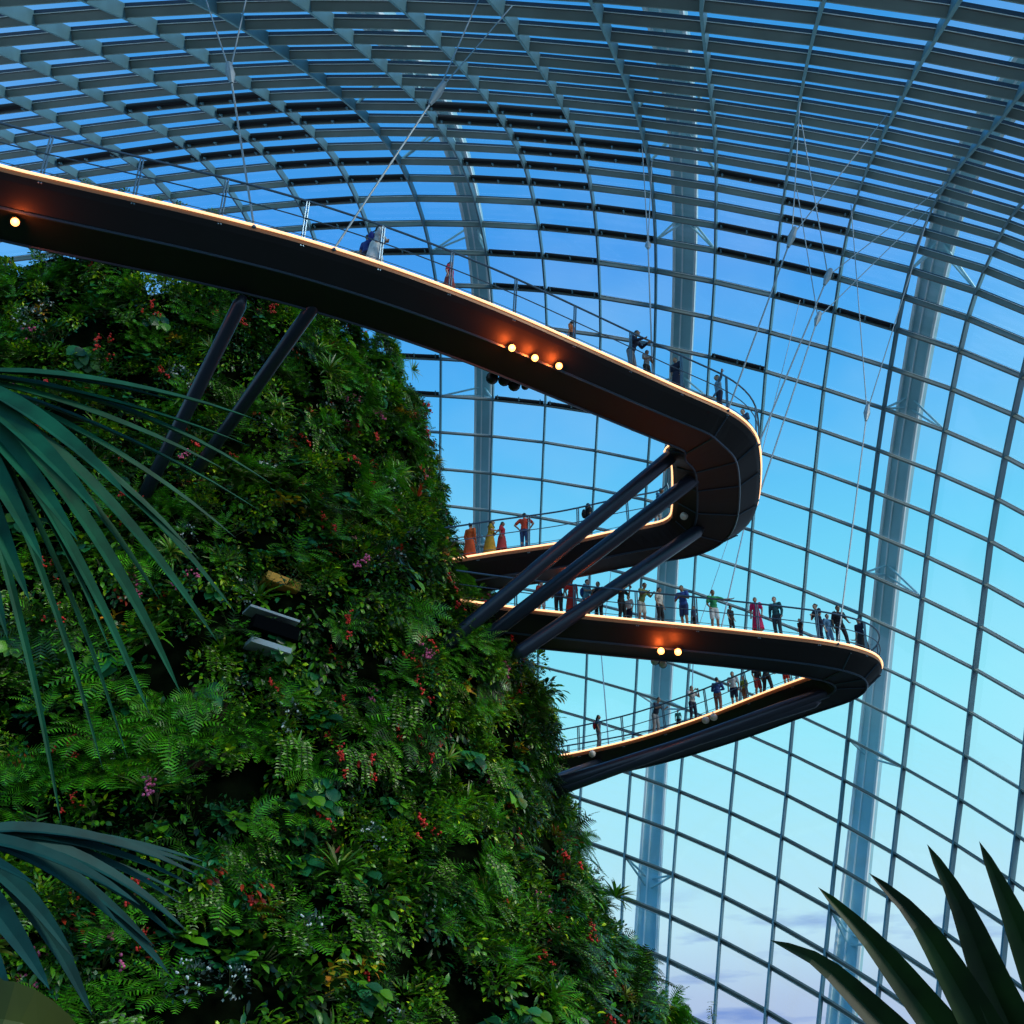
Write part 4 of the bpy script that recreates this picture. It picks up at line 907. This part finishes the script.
PE = [
 (U1, 376, .45, 1.9, 1.78, 'folded', WHT, WHT, 'robe', 'long', 'person in a long white coat on the upper walkway', dict(sleeves=True, bag=(.01, .03, .25), loose=1.1)),
 (U1, 367, .95, 2.6, 1.62, 'stand', (.02, .05, .25), NAVY, 'trousers', 'short', 'person in dark blue half hidden behind the white coat', {}),
 (U1, 450, .5, 1.2, 1.42, 'stand', (.6, .04, .08), (.3, .05, .04), 'dress', 'bun', 'small person in a red top on the upper walkway', {}),
 (U1, 572, .55, -2.2, 1.2, 'stand', (.55, .16, .05), DK, 'shorts', 'short', 'child in orange of whom little shows above the upper deck edge', {}),
 (U1, 631, .45, 1.0, 1.78, 'rail', NAVY, GRY, 'trousers', 'short', 'person in a navy jacket leaning on the upper rail', dict(sleeves=True, loose=1.12)),
 (U1, 646, .5, .6, 1.35, 'folded', (.25, .25, .27), DK, 'trousers', 'short', 'child in grey and black beside the leaning person', {}),
 (U1, 676, .45, -.8, 1.62, 'stand', NAVY, NAVY, 'dress', 'bun', 'person in a navy dress looking up on the upper walkway', {}),
 (UT, 719, .45, -1.4, 1.72, 'point', (.15, .32, .48), NAVY, 'trousers', 'short', 'person in a light blue shirt reaching out near the hairpin', dict(sleeves=True)),
 (UT, 746, .5, -1.0, 1.70, 'folded', (.05, .10, .17), NAVY, 'trousers', 'short', 'person in a blue grey jacket with folded arms at the hairpin', dict(sleeves=True)),
 (U2, 447, .6, 1.7, 1.45, 'stand', (.65, .22, .02), (.6, .2, .02), 'dress', 'short', 'person in orange partly behind leaves at the mountain', {}),
 (U2, 470, .5, 2.6, 1.66, 'stand', (.75, .13, .02), (.7, .10, .02), 'robe', 'bun', 'person in a long orange robe on the returning branch', dict(sleeves=True, loose=1.1)),
 (U2, 490, .5, 1.4, 1.66, 'folded', (.55, .33, .02), (.55, .31, .02), 'robe', 'scarf', 'person in a long mustard yellow robe', dict(loose=1.12)),
 (U2, 502, .55, 1.2, 1.52, 'stand', (.55, .03, .05), (.45, .05, .05), 'dress', 'long', 'person in a dark red dress beside the mustard robe', {}),
 (U2, 525, .45, 2.9, 1.75, 'hips', (.75, .07, .03), (.04, .09, .24), 'trousers', 'short', 'person in a red shirt and blue jeans, arms spread', {}),
 (U2, 588, .45, 1.9, 1.72, 'stand', DK, WHT, 'trousers', 'long', 'person in a black top and pale trousers with a bag', dict(bag=DK)),
 (U2, 657, .45, .9, 1.72, 'rail', (.06, .16, .3), (.3, .32, .33), 'trousers', 'short', 'person in a blue shirt at the inner corner of the hairpin', {}),
 (L1, 541, .8, .5, 1.5, 'stand', (.55, .05, .04), WHT, 'shorts', 'short', 'person in red and white next to the mountain on the lower walkway', {}),
 (L1, 559, .6, -.4, 1.72, 'stand', (.02, .06, .18), DK, 'trousers', 'short', 'person in dark blue between two big struts', {}),
 (L1, 572, .5, .3, 1.66, 'stand', (.55, .03, .02), (.5, .03, .02), 'dress', 'long', 'person in a red dress below the orange lamp', {}),
 (L1, 586, .6, 1.0, 1.68, 'folded', (.10, .32, .42), (.1, .25, .33), 'trousers', 'short', 'person in light teal behind the big strut', dict(bag=BLU)),
 (L1, 598, .8, -.5, 1.72, 'stand', DK, DK, 'trousers', 'short', 'person in black just above the third strut', {}),
 (L1, 622, .5, .8, 1.68, 'photo', DK, DK, 'trousers', 'long', 'person in black and white taking a picture', dict(phone=True)),
 (L1, 629, .9, -.8, 1.3, 'stand', WHT, NAVY, 'shorts', 'short', 'child in a white top beside the picture taker', {}),
 (L1, 641, .5, .6, 1.66, 'rail', (.18, .22, .08), (.5, .5, .45), 'shorts', 'short', 'person in an olive shirt bending over the lower rail', {}),
 (L1, 660, .5, .9, 1.62, 'stand', (.6, .55, .5), DK, 'trousers', 'long', 'person in a white blouse and black trousers', {}),
 (L1, 684, .45, -.6, 1.76, 'folded', BLU, (.02, .04, .14), 'shorts', 'short', 'person in a bright blue shirt and dark shorts', dict(loose=1.1)),
 (L1, 694, .7, -.9, 1.05, 'stand', (.1, .13, .22), DK, 'shorts', 'short', 'small child behind the person in the bright blue shirt', {}),
 (L1, 714, .45, .2, 1.72, 'point', (.02, .28, .10), WHT, 'shorts', 'short', 'person in a green shirt and white shorts stretching out an arm', {}),
 (L1, 730, .5, .7, 1.15, 'stand', DK, DK, 'trousers', 'short', 'child in dark clothes right of the green shirt', {}),
 (L1, 757, .45, -.5, 1.60, 'stand', (.70, .02, .16), (.62, .02, .12), 'dress', 'bun', 'person in a magenta dress', {}),
 (L1, 776, .45, -.6, 1.72, 'stand', (.015, .10, .12), (.02, .05, .07), 'trousers', 'short', 'person in a dark teal jacket right of the magenta dress', dict(sleeves=True)),
 (L1, 799, .5, -1.2, .95, 'stand', DK, NAVY, 'trousers', 'short', 'very small child in black near the lower hairpin', {}),
 (L1, 819, .45, -1.2, 1.66, 'folded', NAVY, NAVY, 'trousers', 'bun', 'person in navy, left one of the group at the lower hairpin', dict(loose=1.1)),
 (L1, 828, .8, .4, 1.45, 'stand', (.12, .28, .45), (.1, .2, .35), 'trousers', 'short', 'child in light blue within the group at the lower hairpin', {}),
 (L1, 840, .5, .2, 1.80, 'walk', DK, DK, 'trousers', 'short', 'tall person in black at the middle of the lower hairpin group', dict(bag=(.05, .05, .07))),
 (L1, 861, .5, -1.0, 1.60, 'stand', NAVY, DK, 'dress', 'short', 'person in a dark blue dress at the lower hairpin', {}),
 (L1, 872, .6, -1.6, 1.55, 'rail', (.10, .17, .24), (.1, .12, .15), 'trousers', 'short', 'person in grey blue leaning at the outermost curve', {}),
 (L2, 599, .45, 1.4, 1.62, 'stand', (.05, .10, .16), (.1, .13, .17), 'trousers', 'long', 'person carrying a red backpack on the lowest branch', dict(bag=(.6, .03, .05))),
 (L2, 655, .5, .7, 1.72, 'rail', (.02, .03, .06), (.28, .3, .32), 'trousers', 'short', 'person in a dark top and grey trousers on the lowest branch', {}),
 (L2, 678, .8, -.4, .95, 'stand', (.02, .2, .2), DK, 'trousers', 'short', 'very small child in teal on the lowest branch', {}),
 (L2, 693, .45, .4, 1.70, 'photo', (.5, .48, .47), NAVY, 'trousers', 'long', 'person in a pale top and dark jeans holding up a phone', dict(phone=True)),
 (L2, 718, .45, 2.6, 1.68, 'folded', (.03, .08, .26), (.25, .12, .10), 'trousers', 'short', 'person in a blue jacket on the lowest branch', dict(sleeves=True, loose=1.1)),
 (L2, 734, .5, -.4, 1.64, 'stand', WHT, NAVY, 'shorts', 'long', 'person in a white shirt and dark shorts on the lowest branch', {}),
 (L2, 744, .5, -.9, 1.25, 'stand', (.3, .35, .03), (.2, .1, .05), 'trousers', 'short', 'child in yellow green on the lowest branch', {}),
 (L2, 757, .5, .5, 1.60, 'stand', DK, (.3, .03, .03), 'shorts', 'long', 'person in black with a red skirt part, right of the child in yellow', {}),
 (L2, 767, .7, .2, 1.72, 'walk', DK, DK, 'trousers', 'short', 'person in black under the lower walkway girder', {}),
 (L2, 785, .5, -.7, 1.45, 'folded', (.3, .32, .35), RED, 'shorts', 'short', 'person in grey and red nearest the inner corner of the lower hairpin', {}),
]
for br, px, off, fc, ht, ps, tc_, bc, bt, hk, lb, kw in PE: pp(br, px, off, fc, ht, ps, tc_, bc, bt, hk, lb, **kw)
# ------------------------------------------------------------------ foreground fronds
FT = mat('fan_palm_leaf', (.003, .075, .035), .6, trans=.1, noise=(9, .35), spec=.22); FB = mat('blue_palm_leaf', (.003, .05, .045), .6, trans=.08, noise=(9, .35), spec=.22)
BD = mat('dark_strap_leaf', (.010, .03, .003), .5, trans=.05, noise=(8, .5), spec=.25); YG = mat('yellow_green_leaf', (.04, .06, .002), .5, trans=.15, noise=(4, .4)); BP = mat('palm_stalk', (.05, .09, .02), .5)
def blade(mb, pts, W, n_up, fold=.5, prof=None, N=12, mi=0):
    c = cr_spline(pts, N); vs = []
    for k, p in enumerate(c):
        t = k/(N-1); d = (c[min(k+1, N-1)]-c[max(k-1, 0)]).normalized(); s = d.cross(n_up).normalized(); n = s.cross(d)
        w_ = W*.5*(prof(t) if prof else (min(1, .35+2.2*t)*(1-t**3.0))); vs += [p-s*w_+n*w_*fold, p, p+s*w_+n*w_*fold]
        if k in (0, N-1): pass
    fs = []
    for k in range(N-1): a = 3*k; fs += [(a, a+3, a+4, a+1), (a+1, a+4, a+5, a+2)]
    m = len(vs); vs2 = [Vector(v)-n_up*.0012 for v in vs]; mb.add(vs+vs2, fs+[tuple(reversed([m+q for q in f])) for f in fs], mi)
def fan(name, lab, hub, hd, tips, W, mt, dd=.35, stalk=None):
    h = atd(*hub, hd); root = empty(name, h); tag(root, lab, 'palm frond')
    for k, (tx, ty, tdep, bend, w_) in enumerate(tips):
        e = atd(tx, ty, tdep); bend *= .55; mid = h.lerp(e, .5)+Vector((0, 0, bend)); mb = MB(); L = root.location
        blade(mb, [h-L, h.lerp(mid, .5)+Vector((0, 0, bend*.3))-L, mid-L, mid.lerp(e, .55)+Vector((0, 0, bend*.22))-L, e-L], W*w_, (Vector((.15, -.75, .65))+Vector((0, 0, .1*math.sin(k)))).normalized(), .45)
        mb.build('leaflet', mt, root)
    if stalk:
        mb = MB(); g_ = atd(*stalk[0])-root.location; mb.tube([Vector((g_.x-.1, g_.y, -root.location.z)), g_, Vector((0, 0, 0))], [.03, .02, .012], 8); mb.build('leaf_stalk', BP, root)
    return root
fan('fan_palm_frond', 'large dark green fan palm frond spreading in from the left edge at mid height', (-70, 372), 3.0,
 [(258, 420, 3.5, .10, 1.0), (272, 484, 3.5, .16, 1.1), (262, 512, 3.6, .10, .8), (236, 538, 3.4, .12, .9), (235, 612, 3.3, .20, .9), (217, 641, 3.2, .2, 1.0), (181, 694, 3.1, .24, 1.1), (150, 715, 3.0, .2, .8), (128, 497, 2.8, .10, 1.5), (101, 517, 2.7, .08, 1.5),
  (78, 541, 2.65, .05, 1.4), (44, 564, 2.6, .03, 1.3), (30, 602, 2.55, 0, 1.3), (103, 770, 2.9, .22, .45), (128, 760, 3.0, .24, .4), (62, 828, 2.8, .2, .5), (8, 640, 2.4, 0, 1.2), (180, 402, 3.4, .06, .7), (226, 470, 3.4, .08, .9), (200, 560, 3.3, .14, .9), (160, 600, 3.2, .16, .9), (250, 446, 3.5, .08, .8), (110, 650, 3.0, .18, .5)], .056, FT, stalk=((-300, 470, 2.2), 0))
fan('blue_fan_palm_frond', 'blue green fan palm frond at the lower left', (-75, 838), 2.4,
 [(212, 871, 2.9, .08, .8), (200, 876, 2.8, .10, 1.0), (194, 886, 2.8, .09, .9), (188, 932, 2.7, .14, 1.0), (176, 938, 2.7, .13, 1.0), (155, 947, 2.6, .12, .8), (170, 975, 2.6, .15, 1.2), (140, 905, 2.5, .08, .9), (92, 1015, 2.4, .14, 1.2), (36, 885, 2.3, .02, .7), (50, 990, 2.2, .04, 1.3), (15, 1010, 2.1, .02, 1.2), (205, 862, 2.95, .07, .7), (182, 905, 2.8, .11, .9), (170, 918, 2.7, .12, .9), (120, 925, 2.5, .1, 1.0), (185, 895, 2.85, .08, .6), (75, 960, 2.4, .09, 1.0)],
 .05, FB, stalk=((-260, 960, 2.0), 0))
# dark strap leaves at the lower right
rt = atd(1045, 1240, 1.9); root = empty('strap_leaf_plant', rt); tag(root, 'plant with five long dark pointed leaves in the lower right corner', 'foliage plant')
for pts, w_ in (([(930, 1075), (868, 1008), (818, 962), (770, 940)], .085), ([(985, 1090), (925, 1010), (868, 938), (818, 887)], .092), ([(1005, 1080), (960, 990), (915, 918), (869, 873)], .095), ([(1030, 1080), (992, 985), (960, 905), (927, 844)], .100), ([(1075, 1080), (1040, 985), (1008, 905), (979, 841)], .095)):
    mb = MB(); P = [rt]+[atd(x, y, 1.9+.05*k) for k, (x, y) in enumerate(pts)]
    blade(mb, [p-rt for p in P], w_, Vector((-.35, -.8, .35)).normalized(), .55, prof=lambda t: min(1, .5+1.2*t)*(1-t**2.6)**.9, N=18); mb.build('strap_leaf', BD, root)
mb = MB(); mb.tube([Vector((0, 0, -rt.z)), Vector((0, 0, .02))], [.05, .03], 8); mb.build('leaf_base', BD, root)
# yellow green leaf corner at the lower left
rt = atd(-60, 1120, 1.5); root = empty('broad_leaf_plant', rt); tag(root, 'yellow green broad leaf in the bottom left corner', 'foliage plant')
mb = MB(); blade(mb, [Vector((0, 0, 0)), atd(-40, 1030, 1.5)-rt, atd(10, 1020, 1.5)-rt, atd(82, 1048, 1.55)-rt], .10, Vector((.1, -.9, .3)).normalized(), .4, prof=lambda t: math.sin(PI*min(1, t*.9+.1))**.6, N=14); mb.build('broad_leaf', YG, root)
mb = MB(); blade(mb, [Vector((-.05, 0, 0)), atd(-40, 1000, 1.6)-rt, atd(-10, 992, 1.6)-rt, atd(22, 1035, 1.6)-rt], .06, Vector((.1, -.9, .3)).normalized(), .4, prof=lambda t: math.sin(PI*min(1, t*.9+.1))**.6, N=14); mb.build('broad_leaf', YG, root)
mb = MB(); mb.tube([Vector((-.1, 0, -rt.z)), Vector((0, 0, .01))], [.02, .01], 8); mb.build('leaf_stalk', YG, root)
# tip of a young tree at the bottom
p = atd(713, 1030, 30); root = empty('young_tree', (p.x, p.y, 0)); tag(root, 'pale green top of a slender young tree at the bottom edge', 'tree')
mb = MB(); mb.tube([(0, 0, 0), (.05, 0, p.z*.6), (0, 0, p.z+.6)], [.05, .03, .008], 6); mb.build('trunk', G_['stem'], root)
mb = MB(); r = random.Random(3)
for k in range(90):
    h = p.z+.75-r.random()**1.2*1.5; a = r.uniform(0, 2*PI); q = Vector((0, 0, h)); s_ = .1+.35*(p.z+.8-h)
    leaf(mb, q, Vector((math.cos(a), math.sin(a), .5)), Vector((0, 0, 1)), .30*min(1, s_+.4), .06, .9, .2, 0, 3)
mb.build('foliage', G_['pale'], root)
